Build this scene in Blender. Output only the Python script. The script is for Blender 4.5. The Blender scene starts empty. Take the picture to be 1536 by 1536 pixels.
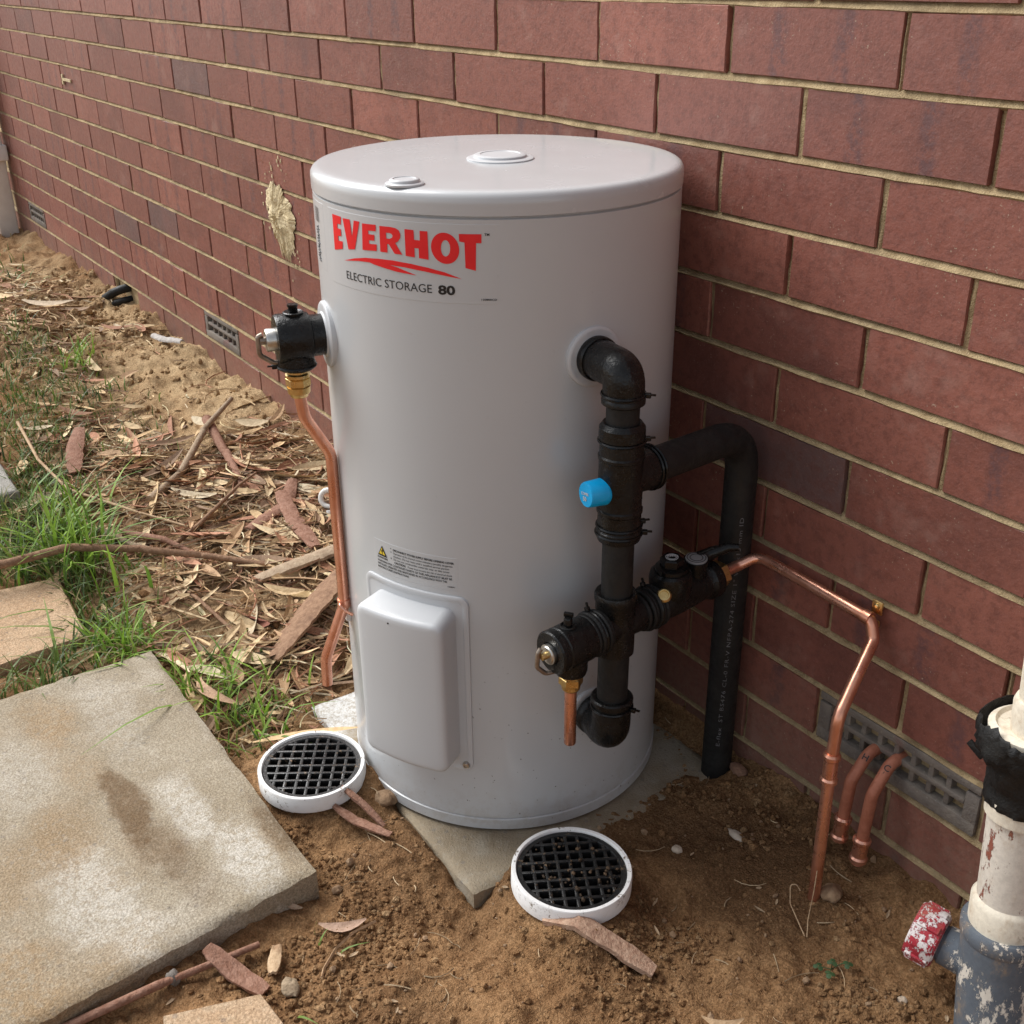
import bpy, bmesh, math, random
import numpy as np
from mathutils import Vector, Matrix
random.seed(7); np.random.seed(7)
SC = bpy.context.scene
COL = SC.collection
R_ = math.radians

# ------------------------------------------------------------------ camera
cam_d = bpy.data.cameras.new('camera'); cam = bpy.data.objects.new('camera', cam_d); COL.objects.link(cam)
CR = ((0.5638697639, 0.8258085082, -0.0095497164),
      (0.3554159369, -0.2530865962, -0.8997925798),
      (-0.7454732733, 0.5039717081, -0.4362133839))
CPOS = Vector((1.11295415, -1.0879519, 1.13133559))
m = Matrix.Identity(4)
for i in range(3):
    m[i][0] = CR[0][i]; m[i][1] = -CR[1][i]; m[i][2] = -CR[2][i]; m[i][3] = CPOS[i]
cam.matrix_world = m
cam_d.sensor_width = 36; cam_d.sensor_fit = 'HORIZONTAL'; cam_d.lens = 1701.996/1536*36
cam_d.clip_start = .05; cam_d.clip_end = 500
SC.camera = cam

# ------------------------------------------------------------------ world, sun, exposure
SUN_AZ = R_(-156); SUN_EL = R_(47)          # direction TO the light, azimuth from +x
sd = Vector((math.cos(SUN_AZ)*math.cos(SUN_EL), math.sin(SUN_AZ)*math.cos(SUN_EL), math.sin(SUN_EL)))
W = bpy.data.worlds.new('World'); SC.world = W; W.use_nodes = True
nt = W.node_tree; bg = nt.nodes['Background']
sky = nt.nodes.new('ShaderNodeTexSky'); sky.sky_type = 'NISHITA'; sky.sun_disc = False
sky.sun_elevation = SUN_EL; sky.sun_rotation = math.atan2(sd.x, sd.y)
sky.dust_density = 1.5; sky.air_density = 1.0
hs = nt.nodes.new('ShaderNodeHueSaturation'); hs.inputs['Saturation'].default_value = .30     # overcast: grey sky
nt.links.new(sky.outputs[0], hs.inputs['Color']); nt.links.new(hs.outputs[0], bg.inputs['Color'])
bg.inputs['Strength'].default_value = .06
sl = bpy.data.lights.new('sun', 'SUN'); sl.energy = 1.5; sl.angle = R_(42); sl.color = (1, .985, .96)
so = bpy.data.objects.new('sun', sl); COL.objects.link(so)
so.rotation_euler = sd.to_track_quat('Z', 'Y').to_euler()
SC.view_settings.view_transform = 'Standard'; SC.view_settings.look = 'None'
SC.view_settings.exposure = 1.60; SC.view_settings.gamma = 1

# ------------------------------------------------------------------ helpers: noise
RT = np.random.RandomState(3).rand(256, 256)
def vnoise(x, y):
    xi = np.floor(x).astype(int); yi = np.floor(y).astype(int); fx = x-xi; fy = y-yi
    fx = fx*fx*(3-2*fx); fy = fy*fy*(3-2*fy)
    g = lambda a, b: RT[a & 255, b & 255]
    return (g(xi, yi)*(1-fx)+g(xi+1, yi)*fx)*(1-fy)+(g(xi, yi+1)*(1-fx)+g(xi+1, yi+1)*fx)*fy-.5
def fbm(x, y, o=4):
    s = 0; a = 1
    for k in range(o):
        s = s+a*vnoise(x*2**k+17.3*k, y*2**k+9.1*k); a *= .5
    return s
def sst(a, b, x):
    t = np.clip((x-a)/(b-a), 0, 1); return t*t*(3-2*t)

# ------------------------------------------------------------------ helpers: objects
WL = {}
def tag(o, label, cat, group=None):
    o['label'] = label; o['category'] = cat
    if group: o['group'] = group
    return o
def thing(name, label, cat, loc=(0, 0, 0), group=None):
    o = bpy.data.objects.new(name, None); COL.objects.link(o); o.location = loc; o.empty_display_size = .05
    WL[o.name] = Vector(loc); return tag(o, label, cat, group)
class MB:
    """collects verts and faces (world coordinates)"""
    def __init__(s): s.v = []; s.f = []; s.c = []
    def add(s, v, f, col=None):
        n = len(s.v); s.v += [tuple(p) for p in v]; s.f += [tuple(i+n for i in q) for q in f]
        if col is not None: s.c += [col]*len(v)
        return s
    def build(s, name, mat, parent=None, smooth=35, uvc=None):
        off = WL.get(parent.name, Vector((0, 0, 0))) if parent else Vector((0, 0, 0))
        me = bpy.data.meshes.new(name)
        a = np.array(s.v, dtype=float)-np.array(off)
        me.from_pydata(a.tolist(), [], s.f); me.materials.append(mat)
        if s.c and len(s.c) == len(s.v):
            at = me.color_attributes.new('tint', 'FLOAT_COLOR', 'POINT')
            at.data.foreach_set('color', np.array([(c[0], c[1], c[2], 1) for c in s.c], dtype=np.float32).ravel())
        if smooth:
            me.polygons.foreach_set('use_smooth', [True]*len(me.polygons)); me.set_sharp_from_angle(angle=R_(smooth))
        o = bpy.data.objects.new(name, me); COL.objects.link(o)
        if parent: o.parent = parent
        WL[o.name] = off
        return o
def box(c, s, rot=None, bev=0.):
    """box with chamfered edges -> verts, faces"""
    bm = bmesh.new(); bmesh.ops.create_cube(bm, size=1)
    for v in bm.verts: v.co = Vector((v.co.x*s[0], v.co.y*s[1], v.co.z*s[2]))
    if bev: bmesh.ops.bevel(bm, geom=bm.edges[:], offset=bev, segments=2, affect='EDGES', profile=.5)
    c = Vector(c); bm.verts.index_update()
    vs = [(rot @ v.co if rot else v.co)+c for v in bm.verts]; fs = [[v.index for v in f.verts] for f in bm.faces]
    bm.free(); return vs, fs
def frame(d):
    d = Vector(d).normalized(); u = d.cross(Vector((0, 0, 1)))
    if u.length < 1e-3: u = Vector((1, 0, 0))
    u.normalize(); return d, u, d.cross(u).normalized()
def lathe(prof, o, axis=(0, 0, 1), n=40, a0=0, closed=False):
    """profile [(r,h)...] round an axis"""
    d, u, w = frame(axis); o = Vector(o); vs = []; fs = []
    for r, h in prof:
        for k in range(n):
            t = a0+2*math.pi*k/n; vs.append(o+d*h+(u*math.cos(t)+w*math.sin(t))*r)
    L = len(prof)
    for i in range(L-1 if not closed else L):
        j = (i+1) % L
        for k in range(n):
            k2 = (k+1) % n; fs.append((i*n+k, j*n+k, j*n+k2, i*n+k2))
    if not closed:
        if prof[0][0] > 1e-5: fs.append(tuple(range(n-1, -1, -1)))
        if prof[-1][0] > 1e-5: fs.append(tuple((L-1)*n+k for k in range(n)))
    return vs, fs
def fillet(pts, rad, n=8):
    pts = [Vector(p) for p in pts]; out = [pts[0]]
    for i in range(1, len(pts)-1):
        p = pts[i]; a = (pts[i-1]-p); b = (pts[i+1]-p); la, lb = a.length, b.length; a.normalize(); b.normalize()
        ang = a.angle(b); r = rad[i] if isinstance(rad, (list, tuple)) else rad
        if ang > 3.1 or r <= 0: out.append(p); continue
        t = min(r/math.tan(ang/2), la*.49, lb*.49)
        p0 = p+a*t; p1 = p+b*t
        for k in range(n+1):
            q = k/n; out.append(p0*(1-q)**2+p*2*q*(1-q)+p1*q*q)
    out.append(pts[-1]); return out
def tube(pts, r, fil=0., n=18, cap=True, nf=8):
    """tube along a path; r number or function of 0..1"""
    P = fillet(pts, fil, nf) if fil else [Vector(p) for p in pts]
    L = [0]
    for i in range(1, len(P)): L.append(L[-1]+(P[i]-P[i-1]).length)
    T = []
    for i in range(len(P)):
        a = P[max(i-1, 0)]; b = P[min(i+1, len(P)-1)]; T.append((b-a).normalized())
    d, u, w = frame(T[0]); vs = []; fs = []
    for i, p in enumerate(P):
        if i:
            q = T[i-1].rotation_difference(T[i]); u = q @ u
        w = T[i].cross(u)
        rr = r(L[i]/L[-1]) if callable(r) else r
        for k in range(n):
            t = 2*math.pi*k/n; vs.append(p+(u*math.cos(t)+w*math.sin(t))*rr)
    for i in range(len(P)-1):
        for k in range(n):
            k2 = (k+1) % n; fs.append((i*n+k, i*n+k2, (i+1)*n+k2, (i+1)*n+k))
    if cap:
        fs.append(tuple(range(n-1, -1, -1))); fs.append(tuple((len(P)-1)*n+k for k in range(n)))
    return vs, fs
def ring(o, axis, r, t, n=40, m=8):
    """torus"""
    return lathe([(r+t*math.cos(2*math.pi*k/m), t*math.sin(2*math.pi*k/m)) for k in range(m)], o, axis, n, closed=True)
def hexnut(o, axis, r, h):
    return lathe([(r*.88, 0), (r, h*.12), (r, h*.88), (r*.88, h)], o, axis, 6)
def text2d(s, size=1., bold=0., align='LEFT', res=3, sp=1.):
    cu = bpy.data.curves.new('t', 'FONT'); cu.body = s; cu.size = size; cu.offset = bold; cu.align_x = align
    cu.resolution_u = res; cu.space_character = sp
    ob = bpy.data.objects.new('t', cu); COL.objects.link(ob)
    dg = bpy.context.evaluated_depsgraph_get(); me = bpy.data.meshes.new_from_object(ob.evaluated_get(dg))
    v = [tuple(p.co) for p in me.vertices]; f = [tuple(p.vertices) for p in me.polygons]
    bpy.data.objects.remove(ob); bpy.data.curves.remove(cu); bpy.data.meshes.remove(me)
    return v, f

# ------------------------------------------------------------------ helpers: materials
class NM:
    def __init__(s, name):
        s.m = bpy.data.materials.new(name); s.m.use_nodes = True; s.t = s.m.node_tree; s.n = s.t.nodes
        s.b = s.n['Principled BSDF']; s.tc = s.n.new('ShaderNodeTexCoord'); s.oi = None
    def L(s, a, b): s.t.links.new(a, b)
    def val(s, x, sock):
        if hasattr(x, 'links'): s.L(x, sock)
        else: sock.default_value = x if not isinstance(x, tuple) else ((*x, 1) if len(x) == 3 else x)
    def noise(s, scale, detail=4, rough=.6, vec=None, dist=0.):
        n = s.n.new('ShaderNodeTexNoise'); n.inputs['Scale'].default_value = scale; n.inputs['Detail'].default_value = (detail if detail > 7 else min(detail, 3))
        n.inputs['Roughness'].default_value = rough; n.inputs['Distortion'].default_value = dist
        s.L(vec or s.tc.outputs['Object'], n.inputs['Vector']); return n.outputs['Fac']
    def voro(s, scale, vec=None, feat='F1'):
        n = s.n.new('ShaderNodeTexVoronoi'); n.inputs['Scale'].default_value = scale; n.feature = feat
        s.L(vec or s.tc.outputs['Object'], n.inputs['Vector']); return n.outputs['Distance']
    def ramp(s, x, p0, p1, c0=0., c1=1.):
        n = s.n.new('ShaderNodeMapRange'); n.interpolation_type = 'SMOOTHSTEP'
        n.inputs[1].default_value = p0; n.inputs[2].default_value = p1; n.inputs[3].default_value = c0; n.inputs[4].default_value = c1
        s.L(x, n.inputs[0]); return n.outputs[0]
    def math(s, op, a, b=None):
        n = s.n.new('ShaderNodeMath'); n.operation = op; s.val(a, n.inputs[0])
        if b is not None: s.val(b, n.inputs[1])
        return n.outputs[0]
    def mix(s, f, a, b, mode='MIX'):
        n = s.n.new('ShaderNodeMix'); n.data_type = 'RGBA'; n.blend_type = mode
        s.val(f, n.inputs[0]); s.val(a, n.inputs[6]); s.val(b, n.inputs[7]); return n.outputs[2]
    def sep(s, v):
        n = s.n.new('ShaderNodeSeparateXYZ'); s.L(v, n.inputs[0]); return n.outputs
    def mapv(s, scale, vec=None, loc=(0, 0, 0)):
        n = s.n.new('ShaderNodeMapping'); n.inputs['Scale'].default_value = scale; n.inputs['Location'].default_value = loc
        s.L(vec or s.tc.outputs['Object'], n.inputs['Vector']); return n.outputs[0]
    def attr(s, name):
        n = s.n.new('ShaderNodeAttribute'); n.attribute_name = name; return n.outputs
    def rnd(s):
        s.oi = s.oi or s.n.new('ShaderNodeObjectInfo'); return s.oi.outputs['Random']
    def pos(s): return s.n.new('ShaderNodeNewGeometry').outputs['Position']
    def addv(s, a, b):
        n = s.n.new('ShaderNodeVectorMath'); n.operation = 'ADD'; s.L(a, n.inputs[0]); s.L(b, n.inputs[1]); return n.outputs[0]
    def bump(s, h, dist=.002, strength=1., prev=None):
        n = s.n.new('ShaderNodeBump'); n.inputs['Distance'].default_value = dist; n.inputs['Strength'].default_value = strength
        s.L(h, n.inputs['Height'])
        if prev is not None: s.L(prev, n.inputs['Normal'])
        return n.outputs[0]
    def out(s, col=None, rough=None, nor=None, metal=0., spec=None, **kw):
        if col is not None: s.val(col, s.b.inputs['Base Color'])
        if rough is not None: s.val(rough, s.b.inputs['Roughness'])
        if nor is not None: s.L(nor, s.b.inputs['Normal'])
        s.b.inputs['Metallic'].default_value = metal
        if spec is not None: s.b.inputs['Specular IOR Level'].default_value = spec
        for k, v in kw.items(): s.val(v, s.b.inputs[k.replace('_', ' ')])
        return s.m
def simple(name, c1, c2=None, scale=20., rough=.5, bump=0., bscale=200., metal=0., r2=None, spec=None, **kw):
    k = NM(name); n = k.noise(scale)
    f = k.ramp(n, .35, .65)
    col = k.mix(f, c1, c2) if c2 else c1
    rr = k.ramp(k.noise(scale*1.7), .3, .7, rough, r2) if r2 is not None else rough
    nor = k.bump(k.noise(bscale), bump) if bump else None
    return k.out(col, rr, nor, metal, spec, **kw)

# brick: burgundy faces, dark kiln bars on some, specks of mortar, dust near the ground
def brick_mat(name, dark=False):
    k = NM(name); r = k.rnd(); oc = k.tc.outputs['Object']
    cmb = k.n.new('ShaderNodeCombineXYZ'); rs = k.math('MULTIPLY', r, 37.); k.L(rs, cmb.inputs[0]); k.L(rs, cmb.inputs[1]); k.L(rs, cmb.inputs[2])
    v = k.addv(oc, cmb.outputs[0])
    if dark:
        base = k.mix(r, (.135, .072, .066), (.12, .074, .070)); alt = (.17, .085, .075)
    else:
        base = k.mix(r, (.150, .053, .040), (.31, .112, .079)); alt = (.232, .081, .058)
    col = k.mix(k.ramp(k.noise(9, 3, .6, v), .35, .7), base, alt)
    col = k.mix(k.ramp(k.noise(70, 3, .8, v), .42, .68, 0, .55), col, (.125, .043, .032))
    col = k.mix(k.ramp(k.noise(420, 2, .6, v), .58, .72, 0, .45), col, (.27, .13, .11))
    if not dark:   # two dark bars across some bricks
        x = k.sep(oc)[0]; wob = k.math('MULTIPLY', k.math('SUBTRACT', k.noise(25, 3, .6, v), .5), .025)
        xx = k.math('ADD', x, wob); sh = k.math('MULTIPLY', k.math('SUBTRACT', k.math('FRACT', k.math('MULTIPLY', r, 13.7)), .5), .05)
        xx = k.math('ADD', xx, sh)
        b1 = k.ramp(k.math('ABSOLUTE', k.math('ADD', xx, .052)), .005, .017, 1, 0)
        b2 = k.ramp(k.math('ABSOLUTE', k.math('SUBTRACT', xx, .045)), .006, .020, 1, 0)
        bar = k.math('MAXIMUM', b1, b2)
        sel = k.ramp(k.math('FRACT', k.math('MULTIPLY', r, 7.31)), .55, .7)
        bar = k.math('MULTIPLY', k.math('MULTIPLY', bar, sel), k.ramp(k.noise(55, 3, .8, v), .35, .62, .0, .6))
        col = k.mix(bar, col, (.085, .048, .055))
    # mortar specks and smears
    sp = k.ramp(k.noise(250, 2, .55, v), .665, .72)
    sp = k.math('MULTIPLY', sp, k.ramp(k.noise(14, 3, .6, v), .45, .65))
    col = k.mix(k.math('MULTIPLY', sp, .8), col, (.42, .33, .24))
    col = k.mix(k.ramp(k.noise(11, 3, .75, k.addv(v, cmb.outputs[0])), .56, .74, 0, .30), col, (.36, .22, .18))
    z = k.sep(k.pos())[2]
    dz = k.math('ADD', z, k.math('MULTIPLY', k.math('SUBTRACT', k.noise(7, 4, .7, k.pos()), .5), .22))
    dust = k.math('MULTIPLY', k.ramp(dz, .04, .24, .55, 0), k.ramp(k.noise(110, 4, .75, k.pos()), .3, .7, .35, 1))
    col = k.mix(dust, col, (.25, .17, .125))
    h = k.noise(190, 3, .65, v)
    nor = k.bump(h, .0011, .6)
    nor = k.bump(k.noise(30, 2, .5, v), .002, .25, nor)
    return k.out(col, k.ramp(k.noise(90, 3, .6, v), .3, .7, .42, .58), nor, 0, .55)
M_brick = brick_mat('brick_red'); M_dark = brick_mat('brick_dark', True)
def mortar_mat():
    k = NM('mortar'); p = k.pos()
    c = k.mix(k.ramp(k.noise(30, 5, .7, p), .3, .7), (.30, .215, .115), (.49, .375, .215))
    c = k.mix(k.ramp(k.noise(5, 4, .7, p), .4, .7, 0, .6), c, (.19, .145, .09))
    c = k.mix(k.ramp(k.noise(600, 2, .6, p), .55, .75, 0, .4), c, (.58, .47, .31))
    return k.out(c, .95, k.bump(k.noise(330, 4, .7, p), .003), 0, .15)
M_mortar = mortar_mat()
M_joint = simple('joint_dark', (.13, .10, .07), (.22, .17, .115), 60, .95, .002, 300)
def ground_mat():
    k = NM('soil'); p = k.pos(); a = k.attr('tint'); sand = k.sep(a['Vector'])[0]; lit = k.sep(a['Vector'])[1]; wet = k.sep(a['Vector'])[2]
    soil = k.mix(k.ramp(k.noise(14, 6, .7, p), .3, .7), (.23, .124, .058), (.35, .205, .102))
    soil = k.mix(k.ramp(k.noise(70, 5, .75, p), .45, .75, 0, .6), soil, (.38, .235, .125))
    soil = k.mix(wet, soil, (.125, .068, .034))
    sandc = k.mix(k.ramp(k.noise(20, 6, .7, p), .3, .7), (.46, .32, .18), (.64, .48, .29))
    c = k.mix(sand, soil, sandc)
    c = k.mix(lit, c, k.mix(k.ramp(k.noise(45, 5, .7, p), .35, .65), (.26, .17, .095), (.48, .34, .20)))
    c = k.mix(k.ramp(k.noise(480, 3, .7, p), .56, .72, 0, .5), c, (.45, .33, .21))
    c = k.mix(k.ramp(k.noise(330, 3, .7, p), .58, .75, 0, .4), c, (.08, .045, .024))
    c = k.mix(k.ramp(k.noise(260, 3, .8, p), .38, .64), k.mix(1., c, (.66, .63, .58), 'MULTIPLY'), k.mix(1., c, (1.15, 1.13, 1.1), 'MULTIPLY'))
    nor = k.bump(k.noise(190, 3, .8, p), .007, 1.)
    return k.out(c, .95, nor, 0, .12)
M_soil = ground_mat()
def conc_mat(name, c1, c2, c3, dark, rust=0.):
    k = NM(name); p = k.tc.outputs['Object']
    c = k.mix(k.ramp(k.noise(6, 5, .7, p), .35, .65), c1, c2)
    c = k.mix(k.ramp(k.noise(4.2, 6, .75, p, .3), .52, .68, 0, .75), c, c3)
    if rust: c = k.mix(k.ramp(k.noise(3.1, 4, .6, k.mapv((1, 1, 1), p, (7.7, 3, 1))), .52, .72, 0, rust), c, (.33, .21, .10))
    c = k.mix(k.ramp(k.noise(120, 5, .8, p), .5, .7, 0, .55), c, c3)
    c = k.mix(k.ramp(k.noise(240, 4, .8, p), .55, .7, 0, .6), c, dark)
    c = k.mix(k.ramp(k.voro(46, p), .10, .20, .45, 0), c, (.20, .18, .16))
    h = k.noise(260, 3, .8, p)
    return k, c, k.bump(h, .003, .9)
def grain(k, c, p, lo=.58, hi=1.16, sc=330):
    c = k.mix(k.ramp(k.noise(sc, 3, .75, p), .36, .66), k.mix(1., c, (lo, lo*.97, lo*.92), 'MULTIPLY'), k.mix(1., c, (hi, hi, hi), 'MULTIPLY'))
    return c
def slab_mat():
    k, c, n = conc_mat('slab_concrete', (.34, .285, .205), (.40, .345, .26), (.48, .43, .35), (.16, .13, .09), .5)
    p = k.tc.outputs['Object']
    def blob(cx, cy, rx, ry, amp, edge=.6, br=.25):   # wet or bleached patches with a ragged edge
        v = k.mapv((1/rx, 1/ry, 0), p, (-cx/rx, -cy/ry, 0))
        ln = k.n.new('ShaderNodeVectorMath'); ln.operation = 'LENGTH'; k.L(v, ln.inputs[0])
        d = k.math('ADD', ln.outputs['Value'], k.math('MULTIPLY', k.math('SUBTRACT', k.noise(22, 3, .7, p), .5), 1.5))
        return k.math('MULTIPLY', k.ramp(d, 1-edge, 1+edge*.4, amp, 0), k.ramp(k.noise(90, 3, .8, k.mapv((1, 1, 1), p, (cx, cy, 0))), .36, .58, br, 1))
    for a in ((-.22, -.757, .10, .032, .8), (-.085, -.725, .095, .038, .9), (-.12, -.925, .11, .055, .75), (-.03, -.89, .07, .045, .6), (-.50, -.78, .16, .05, .35), (-.45, -.95, .12, .08, .35)):
        c = k.mix(blob(*a), c, (.60, .565, .50))
    for a in ((-.55, -.87, .09, .05, .45), (-.02, -1.03, .10, .06, .5), (-.40, -.86, .08, .04, .3)):
        c = k.mix(blob(*a), c, (.36, .23, .11))
    for a in ((-.28, -.827, .095, .027, .85, .35, .8), (-.175, -.818, .080, .034, .6, .5, .6), (-.09, -.80, .09, .03, .35, .6, .5), (-.11, -.672, .085, .020, .7, .5, .6)):
        c = k.mix(blob(*a), c, (.165, .105, .056))
    c = grain(k, c, p, .68, 1.12)
    return k.out(c, .92, n, 0, .2)
M_slab = slab_mat()
def plinth_mat():
    k, c, n = conc_mat('plinth_concrete', (.27, .215, .145), (.33, .27, .19), (.40, .36, .29), (.15, .11, .07))
    p = k.pos(); s = k.sep(p)
    f = k.math('ADD', k.math('ABSOLUTE', k.math('ADD', s[0], .40)), k.math('MULTIPLY', k.noise(22, 5, .7, p), .12))
    c = k.mix(k.math('MULTIPLY', k.ramp(f, .13, .20, .9, 0), k.ramp(k.noise(120, 8, .8, p), .36, .56, .25, 1)), c, (.66, .665, .65))
    return k.out(c, .9, n, 0, .2)
M_plinth = plinth_mat()
def paver_mat(name, c1, c2, c3, dk):
    k, c, n = conc_mat(name, c1, c2, c3, dk); c = grain(k, c, k.tc.outputs['Object'], .66, 1.1, 300); return k.out(c, .9, n, 0, .2)
M_paver = paver_mat('paver_tan', (.50, .34, .21), (.56, .40, .26), (.62, .50, .36), (.30, .18, .10))
M_paver_grey = paver_mat('paver_grey', (.36, .35, .32), (.42, .40, .37), (.52, .50, .47), (.2, .19, .17))
def enamel(name, c, rough=.28, specks=True, coat=.3):
    k = NM(name); p = k.pos()
    col = k.mix(k.ramp(k.noise(4, 3, .5, p), .3, .7), c, tuple(x*.965 for x in c))
    if specks:
        z = k.sep(p)[2]
        s = k.math('MULTIPLY', k.ramp(k.noise(150, 2, .5, p), .715, .745), k.ramp(z, .05, .40, .9, .05))
        col = k.mix(s, col, (.10, .085, .07))
        d = k.math('MULTIPLY', k.ramp(z, .0, .10, .28, 0), k.ramp(k.noise(38, 3, .8, p), .42, .68))
        col = k.mix(d, col, (.32, .25, .18))
    nor = k.bump(k.noise(3.2, 2, .4, p), .010, .12)
    return k.out(col, k.ramp(k.noise(18, 2, .5, p), .2, .8, rough, rough+.04), nor, 0, .5, Coat_Weight=coat, Coat_Roughness=.12)
M_enamel = enamel('grey_white_enamel', (.525, .540, .548))
M_cover = enamel('cover_plastic', (.545, .557, .568), .38, False, .1)
M_lid = enamel('lid_enamel', (.53, .545, .553), .24, False, .35)
def black_mat(name, base=.014, rough=.45, dirt=.35, bump=.0012):
    base *= .5
    k = NM(name); p = k.pos()
    c = k.mix(k.ramp(k.noise(35, 5, .7, p), .35, .7), (base,)*3, (base*1.7, base*1.65, base*1.55))
    s = k.math('MULTIPLY', k.ramp(k.noise(260, 4, .8, p), .56, .72), k.ramp(k.noise(22, 4, .7, p), .35, .65))
    c = k.mix(k.math('MULTIPLY', s, dirt*.7), c, (.17, .16, .145))
    return k.out(c, k.ramp(k.noise(50, 4, .7, p), .3, .7, rough-.1, rough+.18), k.bump(k.noise(170, 5, .7, p), bump), 0, .32)
M_foam = black_mat('black_moulded_cover', .011, .27, .45, .0010)
M_tubef = black_mat('black_foam_tube', .024, .5, .12, .0006)
M_blackp = black_mat('black_plastic', .010, .2, .25, .0003)
M_rubber = black_mat('black_rubber', .016, .55, .3, .0015)
def copper_mat(name, tar=.3):
    k = NM(name); p = k.pos(); sv = k.mapv((60, 60, 5), p)
    c = k.mix(k.ramp(k.noise(14, 5, .7, p), .35, .7), (.86, .45, .32), (.68, .31, .20))
    c = k.mix(k.ramp(k.noise(1, 4, .7, sv), .5, .75, 0, tar), c, (.34, .13, .08))
    return k.out(c, k.ramp(k.noise(40, 4, .6, p), .3, .7, .22, .38), k.bump(k.noise(1.2, 2, .5, sv), .00018), .9, None)
M_copper = copper_mat('copper', .35); M_copper2 = copper_mat('copper_dull', .75)
def copper_paint():
    k = NM('weathered_copper'); p = k.pos()
    c = k.mix(k.ramp(k.noise(45, 5, .7, p), .35, .7), (.44, .17, .105), (.34, .12, .07))
    c = k.mix(k.ramp(k.noise(60, 5, .8, k.mapv((1, 1, 1), p, (3, 1, 2))), .62, .72, 0, .8), c, (.07, .035, .02))
    c = k.mix(k.ramp(k.noise(70, 4, .7, k.mapv((1, 1, 1), p, (9, 4, 2))), .68, .75, 0, .6), c, (.10, .16, .10))
    return k.out(c, .5, k.bump(k.noise(160, 4, .7, p), .0008), .15, .4)
M_copper_old = copper_paint()
M_brass = simple('brass', (.74, .55, .25), (.62, .43, .17), 60, .25, .0003, 300, 1., .4)
M_steel = simple('steel', (.62, .61, .58), (.5, .48, .44), 60, .28, 0, 1, 1., .4)
M_lever = simple('lever_steel', (.34, .29, .24), (.24, .19, .15), 80, .4, .0004, 200, .8)
M_blue = simple('blue_plastic', (.0, .42, .84), (.0, .38, .78), 40, .35, spec=.5)
M_white_pvc = simple('white_pvc', (.78, .77, .74), (.70, .68, .64), 25, .35, .0004, 120)
M_dirtyw = None
def rim_mat():
    k = NM('gully_rim'); p = k.tc.outputs['Object']
    s = k.math('MULTIPLY', k.ramp(k.noise(120, 5, .8, p), .55, .64), k.ramp(k.noise(22, 3, .6, p), .40, .62))
    c = k.mix(s, (.80, .795, .78), (.13, .09, .055))
    c = k.mix(k.ramp(k.noise(40, 3, .8, p), .5, .8, 0, .35), c, (.5, .40, .29))
    return k.out(c, .38, None, 0, .5)
M_rim = rim_mat()
def grate_mat():
    k = NM('grate_plastic'); p = k.tc.outputs['Object']
    s = k.math('MULTIPLY', k.ramp(k.noise(150, 4, .8, p), .55, .68), k.ramp(k.noise(25, 3, .6, p), .45, .65))
    c = k.mix(s, (.012, .012, .012), (.20, .135, .08))
    return k.out(c, k.ramp(k.noise(60), .3, .7, .25, .5), k.bump(k.noise(220, 4), .0008), 0, .5)
M_grate = grate_mat()
M_void = simple('dark_water', (.006, .005, .004), None, 5, .3)
M_red_print = simple('red_print', (.80, .016, .022), (.76, .014, .02), 30, .35)
M_black_print = simple('black_print', (.012, .012, .013), None, 5, .4)
M_grey_print = simple('grey_print', (.28, .28, .28), None, 5, .4)
M_yellow = simple('yellow_print', (.75, .55, .03), None, 5, .4)
M_white_print = simple('white_print', (.55, .56, .56), None, 5, .5)
M_faint_print = simple('faint_print', (.17, .17, .18), (.10, .10, .11), 120, .5)
M_clear = simple('clear_sticker', (.572, .592, .617), (.565, .585, .61), 10, .26, spec=.5)
def leaf_mat(name, rough=.75, trans=.0, bump=.0015):
    k = NM(name); a = k.attr('tint')['Color']; p = k.pos()
    c = k.mix(k.ramp(k.noise(90, 4, .7, p), .3, .7, 0, .6), a, k.mix(1., a, (.55, .5, .45), 'MULTIPLY'))
    return k.out(c, rough, k.bump(k.noise(260, 3, .7, p), bump), 0, .25)
M_leaf = leaf_mat('dry_litter')
def grass_mat():
    k = NM('grass_blade'); a = k.attr('tint')['Color']
    k.b.inputs['Transmission Weight'].default_value = 0
    k.out(a, .5, None, 0, .35)
    tr = k.n.new('ShaderNodeBsdfTranslucent'); k.L(a, tr.inputs[0]); mx = k.n.new('ShaderNodeMixShader'); mx.inputs[0].default_value = .3
    k.L(k.b.outputs[0], mx.inputs[1]); k.L(tr.outputs[0], mx.inputs[2]); k.L(mx.outputs[0], k.n['Material Output'].inputs['Surface'])
    return k.m
M_grass = grass_mat()
def bark_mat(name, c1, c2, c3):
    k = NM(name); p = k.tc.outputs['Object']; v = k.mapv((90, 110, 100))
    c = k.mix(k.ramp(k.noise(1, 5, .75, v), .3, .7), c1, c2); c = k.mix(k.ramp(k.noise(30, 5, .7, p), .5, .75, 0, .6), c, c3)
    return k.out(c, .85, k.bump(k.noise(1.3, 5, .75, v), .003), 0, .2)
M_bark_red = bark_mat('bark_red', (.23, .115, .075), (.33, .19, .135), (.15, .075, .05))
M_bark_brown = bark_mat('bark_brown', (.20, .115, .07), (.30, .185, .115), (.11, .06, .04))
M_bark_grey = bark_mat('bark_grey', (.30, .215, .145), (.40, .31, .215), (.2, .14, .09))
M_bark_tan = bark_mat('bark_tan', (.40, .27, .16), (.52, .38, .24), (.26, .15, .085))
M_stone = simple('pebble', (.22, .135, .075), (.33, .22, .13), 40, .9, .002, 200)
M_white_chip = simple('white_chip', (.60, .52, .42), (.48, .38, .28), 60, .85, .002, 200)
M_patch = simple('mortar_splat', (.50, .40, .23), (.66, .55, .35), 60, .95, .005, 120)
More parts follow.
